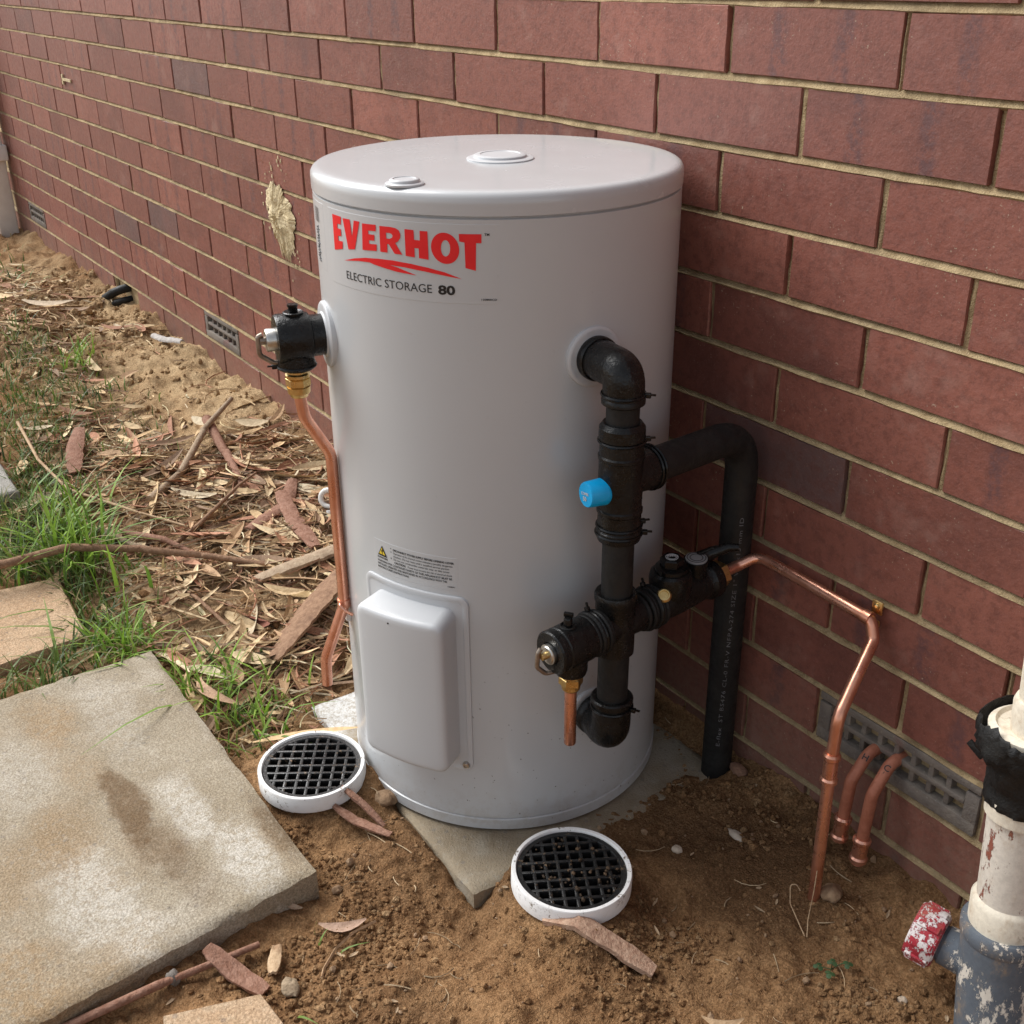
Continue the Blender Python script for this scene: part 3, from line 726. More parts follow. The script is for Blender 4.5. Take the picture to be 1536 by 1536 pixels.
LET = {'E': [[(-0.37413, 0.86138), (-0.35325, 0.86104), (-0.35458, 0.85165), (-0.36282, 0.8516), (-0.36306, 0.846), (-0.35537, 0.84614), (-0.3551, 0.83767), (-0.36284, 0.83718), (-0.36282, 0.8311), (-0.35298, 0.83181), (-0.35425, 0.8227), (-0.37423, 0.8184)], []], 'V': [[(-0.34965, 0.86004), (-0.33483, 0.86048), (-0.33241, 0.84012), (-0.32713, 0.86032), (-0.31701, 0.8603), (-0.32847, 0.8264), (-0.34161, 0.82433)], []], 'E2': [[(-0.31261, 0.85906), (-0.2904, 0.85991), (-0.29102, 0.85239), (-0.30304, 0.852), (-0.3028, 0.84767), (-0.2934, 0.84806), (-0.29398, 0.84122), (-0.30279, 0.84072), (-0.30253, 0.83651), (-0.29066, 0.83725), (-0.29128, 0.8296), (-0.31457, 0.82785)], []], 'R': [[(-0.28492, 0.85933), (-0.2694, 0.85974), (-0.26221, 0.85909), (-0.25773, 0.85699), (-0.25571, 0.85274), (-0.25634, 0.84824), (-0.25923, 0.84441), (-0.26333, 0.84192), (-0.2545, 0.82947), (-0.26487, 0.82948), (-0.27265, 0.83977), (-0.2749, 0.83967), (-0.27505, 0.82973), (-0.28569, 0.82954)], [[(-0.27585, 0.85257), (-0.2708, 0.85279), (-0.26774, 0.8519), (-0.26642, 0.84996), (-0.26749, 0.84762), (-0.27072, 0.8461), (-0.27559, 0.84589)]]], 'H': [[(-0.24996, 0.85913), (-0.23817, 0.85887), (-0.23809, 0.84785), (-0.23085, 0.84764), (-0.23063, 0.85852), (-0.22099, 0.85854), (-0.22084, 0.82639), (-0.23285, 0.82731), (-0.23262, 0.83835), (-0.23807, 0.83867), (-0.23814, 0.82779), (-0.25002, 0.82854)], []], 'T': [[(-0.18415, 0.85723), (-0.15844, 0.85735), (-0.15865, 0.84732), (-0.16469, 0.84741), (-0.16572, 0.81599), (-0.17748, 0.81888), (-0.17786, 0.84778), (-0.18381, 0.84879)], []], 'S1': [(-0.35258, 0.80933), (-0.3302, 0.81544), (-0.31092, 0.819), (-0.28957, 0.82084), (-0.26834, 0.8214), (-0.24363, 0.81996), (-0.22222, 0.81717), (-0.2018, 0.81301), (-0.18207, 0.80618), (-0.2035, 0.80932), (-0.22732, 0.81258), (-0.25256, 0.81504), (-0.27247, 0.81562), (-0.29619, 0.81507), (-0.32306, 0.81346)], 'S2': [(-0.309, 0.81573), (-0.28994, 0.81621), (-0.27622, 0.81609), (-0.26154, 0.81381), (-0.2367, 0.80713), (-0.26187, 0.80859), (-0.28045, 0.81099), (-0.29636, 0.81305)], 'O': [[(-0.18409, 0.8397), (-0.18433, 0.83628), (-0.18519, 0.83302), (-0.18663, 0.83004), (-0.18861, 0.82746), (-0.19106, 0.82538), (-0.19387, 0.82388), (-0.19696, 0.82301), (-0.2002, 0.82281), (-0.20347, 0.82328), (-0.20664, 0.82441), (-0.20958, 0.82616), (-0.21218, 0.82845), (-0.21433, 0.83121), (-0.21594, 0.83433), (-0.21695, 0.83769), (-0.21731, 0.84115), (-0.21702, 0.84459), (-0.21608, 0.84787), (-0.21455, 0.85087), (-0.21247, 0.85346), (-0.20995, 0.85555), (-0.20708, 0.85705), (-0.20397, 0.85792), (-0.20075, 0.85811), (-0.19754, 0.85762), (-0.19445, 0.85647), (-0.1916, 0.85471), (-0.18909, 0.85239), (-0.18702, 0.84963), (-0.18546, 0.84651), (-0.18447, 0.84316)], [[(-0.19451, 0.84037), (-0.19478, 0.83798), (-0.19541, 0.83576), (-0.19635, 0.83386), (-0.19754, 0.83242), (-0.19891, 0.83154), (-0.20036, 0.83127), (-0.20178, 0.83163), (-0.20309, 0.83261), (-0.20419, 0.83413), (-0.205, 0.83609), (-0.20547, 0.83835), (-0.20557, 0.84076), (-0.20528, 0.84316), (-0.20464, 0.84538), (-0.20369, 0.84727), (-0.20248, 0.8487), (-0.20112, 0.84958), (-0.19968, 0.84984), (-0.19827, 0.84947), (-0.19697, 0.8485), (-0.19589, 0.84698), (-0.19509, 0.84503), (-0.19462, 0.84278)]]]}
def patch(name, a0, a1, z0, z1, parent, off=.00022):
    v = []; f = []; n = 48
    for k in range(n+1):
        a = a0+(a1-a0)*k/n
        for z, o_ in ((z0, 0), (z0+.0004, off), (z1-.0004, off), (z1, 0)): v.append(cyl(a, z, TR+o_ if 0 < k < n else TR))
    for k in range(n):
        for q in range(3): f.append((k*4+q, (k+1)*4+q, (k+1)*4+q+1, k*4+q+1))
    f = f if a1 > a0 else [t[::-1] for t in f]
    return MB().add(v, f).build(name, M_enamel, parent, 10)
sticker = patch('brand_sticker', -93.5, -33.2, .777, .868, heater)
for nm in ('E', 'V', 'E2', 'R', 'H', 'O', 'T'):
    wrap_poly('letter', [tuple(LET[nm])], M_red_print, sticker, .0007, 2)
wrap_poly('swoosh', [(LET['S1'], [])], M_red_print, sticker, .0007, 2); wrap_poly('swoosh', [(LET['S2'], [])], M_red_print, sticker, .00075, 2)
def wrap_text(s, a0, a1, z, h, mat, parent, bold=0., off=.0007, name='lettering', sp=1., vertical=False):
    """text from arc angle a0 to a1 (degrees), cap height h"""
    v, f = text2d(s, 1., bold, 'LEFT', 3, sp); xs = [p[0] for p in v]; ys = [p[1] for p in v]
    x0, x1, y0 = min(xs), max(xs), 0.; cap = .70
    if vertical:   # runs upwards along z from a1(z0) .. ; a0 angle, z start, a1 end height
        sx = (a1-z)/(x1-x0); vv = [cyl(a0-math.degrees(p[1]*h/cap/TR), z+(p[0]-x0)*sx, TR+off) for p in v]
    else:
        vv = [cyl(a0+(a1-a0)*(p[0]-x0)/(x1-x0), z+p[1]*h/cap, TR+off) for p in v]
    return MB().add(vv, f).build(name, mat, parent, 0)
wrap_text('ELECTRIC STORAGE', -83.9, -52.4, .7880, .0098, M_black_print, sticker, 0.)
wrap_text('80', -50.6, -45.7, .7874, .0102, M_black_print, sticker, .035)
wrap_text('TM', -37.3, -35.9, .8555, .0028, M_black_print, sticker, .02)
wrap_text('120800CD', -38.4, -34.1, .7815, .0022, M_black_print, sticker, .02)
ws = patch('warning_sticker', -80, -47.5, .3945, .442, heater)
tri = [(A(-78), .4165), (A(-73.8), .4225-.004), (A(-75.7), .4345)]
tri = [(A(-77.9), .4190), (A(-73.7), .4190), (A(-75.8), .4345)]
wrap_poly('triangle', [(tri, [])], M_black_print, ws, .0007, 1)
wrap_poly('triangle', [(shrink(tri, .66), [])], M_yellow, ws, .0010, 1)
bolt = [(A(-75.6), .4305), (A(-75.2), .4265), (A(-75.6), .4265), (A(-75.5), .4215), (A(-76.3), .4275), (A(-75.9), .4275)]
wrap_poly('triangle', [(bolt, [])], M_black_print, ws, .0012, 0)
wrap_text('DANGER', -78.1, -73.4, .4150, .0026, M_black_print, ws, .03)
for s, a0, a1, z, h, b in (('DISCONNECT POWER SUPPLY BEFORE OPENING COVER', -70.9, -48.9, .4330, .0029, .03), ('Operation of the thermal cutout indicates a possibly dangerous', -70.9, -49.4, .4285, .0026, .008),
        ('situation. Do not reset until a qualified service person', -70.9, -50.6, .4240, .0026, .008), ('Do not use combustible materials near to this cover', -70.9, -50.4, .4195, .0026, .008),
        ('CAUTION:', -70.6, -66.0, .4145, .0030, .035), ('Power must increase the risk of electrical shock', -65.2, -49.6, .4145, .0026, .008),
        ('WARNING: FOR CONTINUED SAFETY OF THIS APPLIANCE IT MUST BE', -78.2, -49.7, .4095, .0029, .02), ('INSTALLED, OPERATED AND MAINTAINED IN ACCORDANCE WITH THE', -78.2, -51.4, .4048, .0029, .02),
        ("MANUFACTURER'S INSTRUCTIONS", -78.2, -65.0, .4001, .0029, .02), ('1208241', -51.2, -48.9, .3985, .0018, .02)):
    wrap_text(s, a0, a1, z, h, M_black_print, ws, b)
for k, z in enumerate((.4345, .4295, .4200)): wrap_text('AUS'[k], -72.1, -71.6, z, .002, M_black_print, ws, .02)
# rating sticker on the far left flank: bar code and a running script line
rsx = patch('rating_sticker', -116, -97, .785, .868, heater)
rs = np.random.RandomState(9)
a = -107.
while a < -101.5:
    w = rs.uniform(.10, .35); wrap_poly('bar_code', [([(A(a), .842), (A(a+w), .842), (A(a+w), .860), (A(a), .860)], [])], M_black_print, rsx, .0007, 0); a += w+rs.uniform(.2, .4)
px = [(A(-104.6+1.6*math.sin(k*1.9)+.5*math.sin(k*.7)), .792+.0011*k) for k in range(42)]
mbx = MB().add(*tube([cyl(math.degrees(p[0]/TR), p[1], TR+.0008) for p in px], .0005, 0, 5)); mbx.build('script_line', M_black_print, rsx, 0)
# collars round the ports
def collar(th, z, r0, r1, name, label=None):
    d = Vector((math.cos(R_(th)), math.sin(R_(th)), 0)); o = Vector(cyl(th, z, TR-.004)); n = 56; prof = [(r1, -.02), (r1, .0065), (r1-.0015, .008), (r1-.004, .0085), (r0, .0085), (r0-.002, .0105), (.001, .0105)]
    c = MB().add(*lathe(prof, o, d, n)).build(name, M_cover, heater, 40); return c, o, d
c_out, oo, od = collar(-5.5, .704, .027, .0375, 'outlet_collar')
c_in, io, idr = collar(-3.5, .186, .026, .036, 'inlet_collar')
c_rel, ro, rd = collar(-104, .697, .030, .043, 'relief_collar')
def ring_text(s, o, d, r, a_mid, h, off, parent, mat, span):
    v, f = text2d(s, 1., .02, 'CENTER'); xs = [p[0] for p in v]; w = max(xs)-min(xs); _, u, w_ = frame(d); up = Vector((0, 0, 1)); rt = up.cross(d).normalized()
    vv = []
    for p in v:
        t = R_(a_mid)-p[0]/w*R_(span); rr = r+p[1]*h/.7; vv.append(Vector(o)+Vector(d)*off+(rt*math.cos(t)+up*math.sin(t))*rr)
    return MB().add(vv, f).build('lettering', mat, parent, 0)
for am in (80, 190, 315): ring_text('OUTLET', oo, od, .0292, am, .0050, .0096, c_out, M_cover, 62)

# ================================================================== PIPEWORK
def tie(parent, o, axis, r, ang, t=.0021, name='cable_tie', mat=None):
    """ring with a small head and a tail"""
    d, u, w = frame(axis); o = Vector(o); mb = MB().add(*ring(o, axis, r, t, 36, 6))
    e = u*math.cos(R_(ang))+w*math.sin(R_(ang)); p = o+e*(r+.003)
    q = Matrix((e, d, e.cross(d))).transposed()
    mb.add(*box(p, (.008, .006, .006), q, .001)); mb.add(*box(p+e*.006+d*.001, (.007, .0018, .0030), q))
    return mb.build(name, mat or M_blackp, parent, 40)
SX, SY = .150, -.278
# ---- stack of black covers from outlet to inlet
stack = thing('valve_stack', 'black insulated pipe stack with elbows and tee on the right of the tank', 'pipe fitting', (SX, SY, .19))
zo = .704; bend = (SX+.002, SY, zo)
el = MB().add(*tube([oo+od*.006, oo+od*.010, (SX+.001, SY-.001, zo), (SX, SY, .668)], .0248, .034, 28, True, 10)).build('outlet_elbow', M_foam, stack, 50)
MB().add(*lathe([(.0262, -.004), (.0275, .0), (.0275, .007), (.0262, .009), (.020, .009)], oo+od*.0105, od, 36)).build('elbow_lip', M_foam, el, 40)
hd = Vector((.72, -.50, .48)).normalized(); hp = Vector((SX+.001, SY-.001, zo))+Vector((-.009, .002, -.009))
MB().add(*lathe([(.0085, -.003), (.0070, .0002), (.0052, .0012), (.0042, .0006), (.0038, -.004), (.0001, -.004)], hp+hd*.0262, hd, 16)).build('elbow_hole', M_blackp, el, 50)
MB().add(*lathe([(.0235, 0), (.0262, .002), (.0262, .007), (.0248, .009)], (SX, SY, .664), n=36)).build('elbow_lip', M_foam, el, 40)
tie(el, (SX, SY, .677), (0, 0, 1), .0255, 40)
MB().add(*tube([(SX, SY, .67), (SX, SY, .60)], .0200, 0, 28)).build('pipe', M_tubef, stack, 40)
tee = MB().add(*lathe([(.020, .641), (.0235, .642), (.0278, .636), (.0282, .624), (.0282, .622), (.0268, .620), (.0268, .602), (.0284, .600), (.0284, .5965), (.0268, .595), (.0275, .565), (.0268, .532), (.0284, .530), (.0284, .526), (.0268, .524), (.0270, .503), (.0286, .501), (.0286, .494), (.0268, .488), (.0195, .487)][::-1], (SX, SY, 0), n=44)).build('tee_cover', M_foam, stack, 28)
br = Vector((-.11, .99, -.02)).normalized(); b0 = Vector((SX, SY, .570))
MB().add(*lathe([(.026, .0), (.0262, .030), (.0268, .036), (.0275, .046), (.0275, .052), (.0255, .055), (.018, .055)], b0, br, 36)).build('tee_branch', M_foam, tee, 35)
tie(tee, b0+br*.046, br, .0277, 200); tie(tee, b0+br*.052, br, .0277, 190)
tie(tee, (SX, SY, .619), (0, 0, 1), .0278, 60); tie(tee, (SX, SY, .497), (0, 0, 1), .0285, 50); tie(tee, (SX, SY, .507), (0, 0, 1), .0274, 70)
cd_ = Vector((-.10, -.98, .03)).normalized(); c0 = Vector((SX, SY, .556))
cap = MB().add(*lathe([(.0150, .020), (.0170, .024), (.0170, .027), (.0166, .030), (.0160, .047), (.0148, .0495), (.0001, .0500)], c0, cd_, 36)).build('blue_cap', M_blue, stack, 40)
cap['label'] = 'bright blue plastic cap'
def flat_text(s, o, d, up, h, mat, parent, bold=.0, off=.0006, name='lettering'):
    v, f = text2d(s, 1., bold, 'CENTER'); d = Vector(d).normalized(); up = Vector(up); up = (up-d*up.dot(d)).normalized(); rt = up.cross(d)
    return MB().add([Vector(o)+d*off+rt*p[0]*h/.7+up*p[1]*h/.7 for p in v], f).build(name, mat, parent, 0)
flat_text('COMBI', c0+cd_*.050, cd_, (-.2, 0, 1), .0036, M_white_print, cap, .02); flat_text('50', c0+cd_*.050-Vector((0, 0, .0075)), cd_, (-.2, 0, 1), .0052, M_white_print, cap, .03)
MB().add(*tube([(SX, SY, .50), (SX, SY, .385)], .0200, 0, 28)).build('pipe', M_tubef, stack, 40)
cr = MB().add(*lathe([(.0195, .322), (.0255, .323), (.0258, .340), (.0262, .372), (.0262, .398), (.0276, .401), (.0276, .408), (.0262, .411), (.0215, .4105)], (SX-.001, SY, 0), n=40)).build('cross_cover', M_foam, stack, 30)
MB().add(*tube([(SX-.001, SY, .335), (SX-.002, SY, .235)], .0205, 0, 28)).build('pipe', M_tubef, stack, 40)
ie = MB().add(*tube([(SX-.002, SY, .246), (SX-.002, SY, .186), io+idr*.012, io+idr*.006], .0262, .034, 28, True, 10)).build('inlet_elbow', M_foam, stack, 50)
MB().add(*lathe([(.0225, 0), (.0285, .001), (.0285, .006), (.0265, .008)][::1], (SX-.002, SY, .243), n=36)).build('elbow_lip', M_foam, ie, 40)
tie(ie, (SX-.002, SY, .236), (0, 0, 1), .0272, 30)
MB().add(*lathe([(.0262, 0), (.0300, .002), (.0300, .010), (.0275, .013)], io+idr*.009, idr, 36)).build('elbow_lip', M_foam, ie, 40)

# ---- cold water control valve lying across the stack
cv = thing('control_valve', 'black cold water valve assembly crossing the stack with brass nuts', 'valve', (SX, -.38, .30))
va = Vector((-.055, 1., .028)).normalized(); v0 = Vector((SX+.006, -.386, .3615))
def vl(prof, name, mat, parent, o=v0, ax=va, n=40, sm=32): return MB().add(*lathe(prof, o, ax, n)).build(name, mat, parent, sm)
body = vl([(.0145, .006), (.0150, .0005), (.0268, .0), (.0288, .002), (.0288, .009), (.0272, .0105), (.0272, .0135), (.0288, .015), (.0292, .052), (.0278, .058), (.020, .058)], 'relief_cover', M_foam, cv)
vl([(.0135, -.0045), (.0135, .004), (.0128, .006), (.0001, .006)], 'steel_disc', M_steel, body, v0, va, 30)
vl([(.0105, -.0060), (.0118, -.0045), (.0118, 0), (.0001, 0)], 'steel_disc', M_steel, body, v0, va, 30)
vl([(.0042, -.014), (.0046, -.012), (.0046, 0), (.0001, 0)], 'pin', M_brass, body, v0, va, 14)
lv = [v0+va*-.012+Vector((-.004, 0, .010)), v0+va*-.016+Vector((-.005, 0, .004)), v0+va*-.017+Vector((-.006, 0, -.016)), v0+va*-.006+Vector((-.002, 0, -.028)), v0+va*.010+Vector((.002, 0, -.0285))]
MB().add(*tube(lv, .0032, .008, 10)).build('lever', M_lever, body, 50)
tp = v0+va*.028
MB().add(*lathe([(.0095, .0255), (.0105, .0285), (.0098, .0300), (.0088, .0300), (.0080, .0280), (.006, .0270)], tp, (0, 0, 1), 24)).build('port_ring', M_foam, body, 40)
MB().add(*lathe([(.0055, .022), (.0055, .038), (.0045, .040), (.0001, .040)], tp, (0, 0, 1), 14)).build('port_plug', M_blackp, body, 40)
MB().add(*box(tp+Vector((-.003, .003, .042)), (.012, .005, .006), Matrix.Rotation(.6, 3, 'Z'), .001)).build('port_plug', M_blackp, body, 40)
rp = v0+va*.034
MB().add(*lathe([(.0195, -.042), (.0210, -.038), (.0215, -.022), (.0215, 0), (.001, 0)], rp, (0, 0, 1), 32)).build('drain_socket', M_foam, body, 40)
nut = MB().add(*hexnut(rp+Vector((0, 0, -.0600)), (0, 0, 1), .0158, .013)).build('brass_nut', M_brass, cv, 25)
MB().add(*lathe([(.0128, -.0470), (.0150, -.0460), (.0150, -.0430), (.0138, -.0405)], rp, (0, 0, 1), 28)).build('nut_collar', M_brass, nut, 30)
MB().add(*lathe([(.0098, -.0690), (.0120, -.0660), (.0126, -.0600)], rp, (0, 0, 1), 28)).build('nut_collar', M_brass, nut, 30)
MB().add(*lathe([(.0074, -.1530), (.0080, -.1520), (.0080, -.060)], rp, (0, 0, 1), 24)).build('copper_tail', M_copper, cv, 40)
for t, r in ((.060, .0285), (.066, .0305), (.0715, .0285), (.0775, .0300), (.0825, .0275)):
    MB().add(*ring(v0+va*t, va, r-.003, .0034, 36, 8)).build('rib_ring', M_rubber, cv, 60)
MB().add(*tube([v0+va*.055, v0+va*.165], .0235, 0, 32)).build('cross_arm', M_foam, cv, 40)
for t, r in ((.148, .0262), (.155, .0290), (.1605, .0272), (.166, .0300), (.1715, .0280), (.177, .0290)):
    MB().add(*ring(v0+va*t, va, r-.003, .0034, 36, 8)).build('rib_ring', M_rubber, cv, 60)
tie(cv, v0+va*.070, va, .0290, 250); tie(cv, v0+va*.166, va, .0285, 250)
vb = vl([(.0235, .172), (.0250, .176), (.0255, .215), (.0240, .240), (.0225, .262), (.0240, .268), (.0270, .272), (.0274, .284), (.0260, .287), (.016, .287)], 'valve_body', M_foam, cv)
hq = v0+va*.205
hs_ = MB().add(*lathe([(.0265, .006), (.0285, .012), (.0290, .034), (.0275, .040), (.0240, .043), (.0220, .0432), (.0215, .048), (.0165, .050), (.0001, .050)], hq, (0.02, -.02, 1), 40)).build('regulator_housing', M_blackp, cv, 30)
hc = MB().add(*hexnut(hq+Vector((.001, -.001, .049)), (.02, -.02, 1), .0155, .013)).build('hex_cap', M_blackp, hs_, 25)
ct = hq+Vector((.0015, -.0015, .0622))
for r in (.0085, .0062): MB().add(*lathe([(r, 0), (r, .0005), (r-.0010, .0005), (r-.0010, 0)], ct, (.02, -.02, 1), 28, closed=True)).build('cap_emblem', M_white_print, hc, 0)
flat_text('RMC', ct+Vector((.0, -.0, .0002)), (.02, -.02, 1), (-.75, .45, 0), .0042, M_white_print, hc, .03)
MB().add(*lathe([(.0088, 0), (.0096, .002), (.0096, .005), (.0075, .0075), (.006, .0075), (.0055, .0055), (.0001, .0055)], v0+va*.186+Vector((.017, -.008, .020)), (.55, -.45, .70), 20)).build('brass_plug', M_brass, cv, 35)
kh = v0+va*.252
hn = MB().add(*lathe([(.0155, .018), (.0160, .034), (.0170, .040), (.0170, .043), (.0001, .043)], kh, (0.05, -.05, 1), 32)).build('handle_hub', M_blackp, cv, 40)
MB().add(*lathe([(.0148, .0430), (.0148, .0448), (.0140, .0452), (.0001, .0452)], kh, (.05, -.05, 1), 32)).build('handle_disc', M_grey_print, hn, 40)
for r in (.0125, .0085): MB().add(*ring(kh+Vector((.0022, -.0022, .0453)), (.05, -.05, 1), r, .0005, 28, 4)).build('disc_ring', M_rubber, hn, 0)
MB().add(*tube([kh+Vector((-.004, .008, .036)), kh+Vector((0, .028, .042)), kh+Vector((.012, .046, .050)), kh+Vector((.022, .056, .051))], lambda t: .011-.006*t, 0, 12)).build('handle', M_blackp, hn, 40)
MB().add(*hexnut(v0+va*.284, va, .0205, .022)).build('brass_nut', M_brass, cv, 25)

# ---- hot water line in foam insulation
ip = thing('insulated_pipe', 'black foam insulated hot water pipe bending down beside the wall', 'pipe', (.118, -.038, 0))
BX, BY = .118, -.038
MB().add(*tube([b0+br*.050, (BX, BY, .5625), (BX, BY, .3), (BX, BY, -.03)], .0225, [0, .062, 0, 0], 30, True, 12)).build('foam_sleeve', M_tubef, ip, 50)
def pipe_text(s, cx, cy, r, th, z0, z1, h, mat, parent, slant=0.):
    v, f = text2d(s, 1., .0, 'LEFT', 2, 1.15); xs = [p[0] for p in v]; a, b = min(xs), max(xs); vv = []
    for p in v:
        z = z0+(p[0]-a)/(b-a)*(z1-z0); t = R_(th-slant*(z-z0)/(z1-z0))-(p[1]*h/.7)/r
        t = R_(th)+slant*((z-z0)/(z1-z0))-(p[1]*h/.7)/r*1.
        vv.append((cx+r*math.cos(t), cy+r*math.sin(t), z))
    return MB().add(vv, f).build('pipe_lettering', mat, parent, 0)
pipe_text('E-flex  ST BS476 CL-0 FR-V NFPA-274 SIZE 1" WTx13 mm ID', BX, BY, .0229, -40, .06, .445, .0056, M_faint_print, ip, .30)

# ---- bright copper line from valve to clip to ground
c1 = thing('copper_pipe', 'bright copper pipe running from the valve along the wall and down into soil', 'pipe', (.39, -.117, 0))
e0 = v0+va*.305
MB().add(*tube([e0, e0+va*.030, (.150, -.024, .384), (.20, -.0215, .381), (.345, -.0205, .376), (.3555, -.024, .352), (.372, -.070, .325), (.386, -.113, .290), (.3865, -.116, .22), (.391, -.118, -.03)], .0080, [0, .02, .035, .05, .014, .014, .03, .03, .05, 0], 20, True, 8)).build('pipe', M_copper, c1, 60)
kz = .215; kp = Vector((.3868, -.1162, kz)); kd = Vector((.0, -.0, 1))
cp_ = MB().add(*lathe([(.0082, -.026), (.0092, -.026), (.0112, -.024), (.0112, -.019), (.0094, -.016), (.0092, .010), (.0112, .013), (.0112, .018), (.0092, .021), (.0082, .021)], kp, kd, 28)).build('coupling', M_copper2, c1, 30)
sd_o = Vector((.3395, -.0205, .3765))
sdl = MB().add(*lathe([(.0083, -.0055), (.0094, -.0055), (.0094, .0055), (.0083, .0055)], sd_o, (1, 0.02, -.03), 24)).build('saddle_clip', M_copper, c1, 40)
MB().add(*box(sd_o+Vector((.003, .0130, .0120)), (.016, .0030, .018), None, .0008)).build('clip_plate', M_brass, sdl, 40)
MB().add(*box(sd_o+Vector((.003, .0130, -.0130)), (.013, .0022, .014), None, .0008)).build('clip_plate', M_brass, sdl, 40)
MB().add(*lathe([(.0046, 0), (.0040, .0022), (.0022, .003), (.0018, .0018), (.0001, .0018)], sd_o+Vector((.003, .0115, .0140)), (0, -1, 0), 14)).build('screw', M_brass, sdl, 40)

# ---- two old stubs coming out of the air brick
def stub(label, letter, pts, zc, lp):
    t = thing('copper_stub_pipe', label, 'pipe', (pts[-1][0], pts[-1][1], 0), 'old copper stubs at the air brick')
    MB().add(*tube(pts, .0082, .022, 18, True, 8)).build('pipe', M_copper_old, t, 60)
    p = Vector(pts[-1]); q = Vector(pts[-2]); d = (q-p).normalized(); o = p+d*((zc-p.z)/d.z)
    k = MB().add(*lathe([(.0086, -.020), (.0100, -.020), (.0124, -.018), (.0124, -.013), (.0104, -.010), (.0102, .010), (.0124, .013), (.0124, .017), (.0100, .020), (.0086, .020)], o, d, 26)).build('coupling', M_copper2, t, 30)
    MB().add(*lathe([(.009, -.021), (.0001, -.0215)], o, d, 20)).build('plug', M_copper2, k, 0)
    n = (CPOS-Vector(lp)).normalized()
    flat_text(letter, lp, n, (.25, .1, 1), .0085, M_black_print, t, .015, .0002)
stub('weathered copper stub marked H nearer the tank at the grey air brick', 'H', [(.367, .04, .177), (.367, -.014, .177), (.364, -.038, .140), (.3625, -.044, .040)], .062, (.3715, -.0275, .1745))
stub('weathered copper stub marked C nearer the white pipe at the grey air brick', 'C', [(.401, .04, .181), (.401, -.012, .181), (.399, -.038, .140), (.398, -.045, .026)], .050, (.4055, -.0265, .1785))

# ---- relief valve and its copper drain on the left
rv = thing('relief_valve', 'black relief valve with steel lever on the left flank of the tank', 'valve', tuple(ro+rd*.06+Vector((0, 0, -.07))))
rb_ = MB().add(*lathe([(.024, .006), (.0265, .009), (.0272, .026), (.0310, .028), (.0322, .032), (.0322, .068), (.0305, .0715), (.018, .072)], ro, rd, 40)).build('valve_cover', M_foam, rv, 32)
MB().add(*lathe([(.0148, .068), (.0150, .083), (.0140, .0845), (.0001, .0845)], ro, rd, 28)).build('steel_cap', M_steel, rb_, 40)
MB().add(*lathe([(.0050, .084), (.0050, .092), (.0001, .0925)], ro, rd, 14)).build('pin', M_lever, rb_, 40)
f0 = ro+rd*.094
MB().add(*tube([ro+rd*.088+Vector((0, 0, .008)), f0+Vector((0, 0, .006)), f0+Vector((0, 0, -.018)), ro+rd*.078+Vector((0, 0, -.030)), ro+rd*.058+Vector((.0, 0, -.033))], .0034, .008, 10)).build('lever', M_lever, rb_, 50)
MB().add(*lathe([(.0125, .029), (.0135, .0335), (.0120, .0345), (.0085, .0325), (.0001, .0325)], ro+rd*.046, (0, 0, 1), 24)).build('port_ring', M_foam, rb_, 40)
pl = MB().add(*lathe([(.0062, .031), (.0062, .040), (.0070, .041), (.0070, .044), (.0001, .0445)], ro+rd*.046, (0, 0, 1), 10)).build('port_plug', M_blackp, rb_, 40)
dn = ro+rd*.048
MB().add(*lathe([(.0215, -.042), (.0245, -.040), (.0255, -.034), (.0235, -.026), (.0250, .0)], dn, (0, 0, 1), 32)).build('drain_socket', M_foam, rb_, 35)
tie(rb_, dn+Vector((0, 0, -.037)), (0, 0, 1), .0250, 250)
nt_ = MB().add(*hexnut(dn+Vector((0, 0, -.066)), (0, 0, 1), .0165, .012)).build('brass_nut', M_brass, rv, 25)
MB().add(*lathe([(.0115, -.080), (.0120, -.078), (.0150, -.0745), (.0155, -.066)], dn, (0, 0, 1), 28)).build('nut_collar', M_brass, nt_, 30)
MB().add(*lathe([(.0130, -.054), (.0160, -.053), (.0160, -.049), (.0135, -.047), (.0135, -.041)], dn, (0, 0, 1), 28)).build('nut_collar', M_brass, nt_, 30)
def RP(r, z, th=-104): return cyl(th, z, r)
dr = thing('copper_pipe', 'copper drain pipe hugging the left flank of the tank below the relief valve', 'pipe', RP(.283, .16))
MB().add(*tube([dn+Vector((0, 0, -.078)), RP(.2785, .585), RP(.2475, .528), RP(.2470, .33), RP(.2470, .290), RP(.281, .205), RP(.2825, .160)], .0082, [0, .035, .04, 0, .03, .04, 0], 20, True, 8)).build('pipe', M_copper, dr, 60)
cl = MB().add(*lathe([(.0084, -.006), (.0098, -.006), (.0098, .006), (.0084, .006)], RP(.2470, .294), (0, 0, 1), 24)).build('pipe_clip', M_copper2, dr, 40)
MB().add(*tube([Vector(RP(.2475, .296, -106)), Vector(RP(.256, .296, -101.5)), Vector(RP(.249, .288, -99.5)), Vector(RP(.2405, .282, -99.3))], .0024, .006, 8)).build('clip_tab', M_copper2, cl, 50)
MB().add(*box(RP(.2395, .272, -106.5), (.012, .016, .030), Matrix.Rotation(R_(-104), 3, 'Z'), .003)).build('clip_block', M_white_pvc, dr, 40)

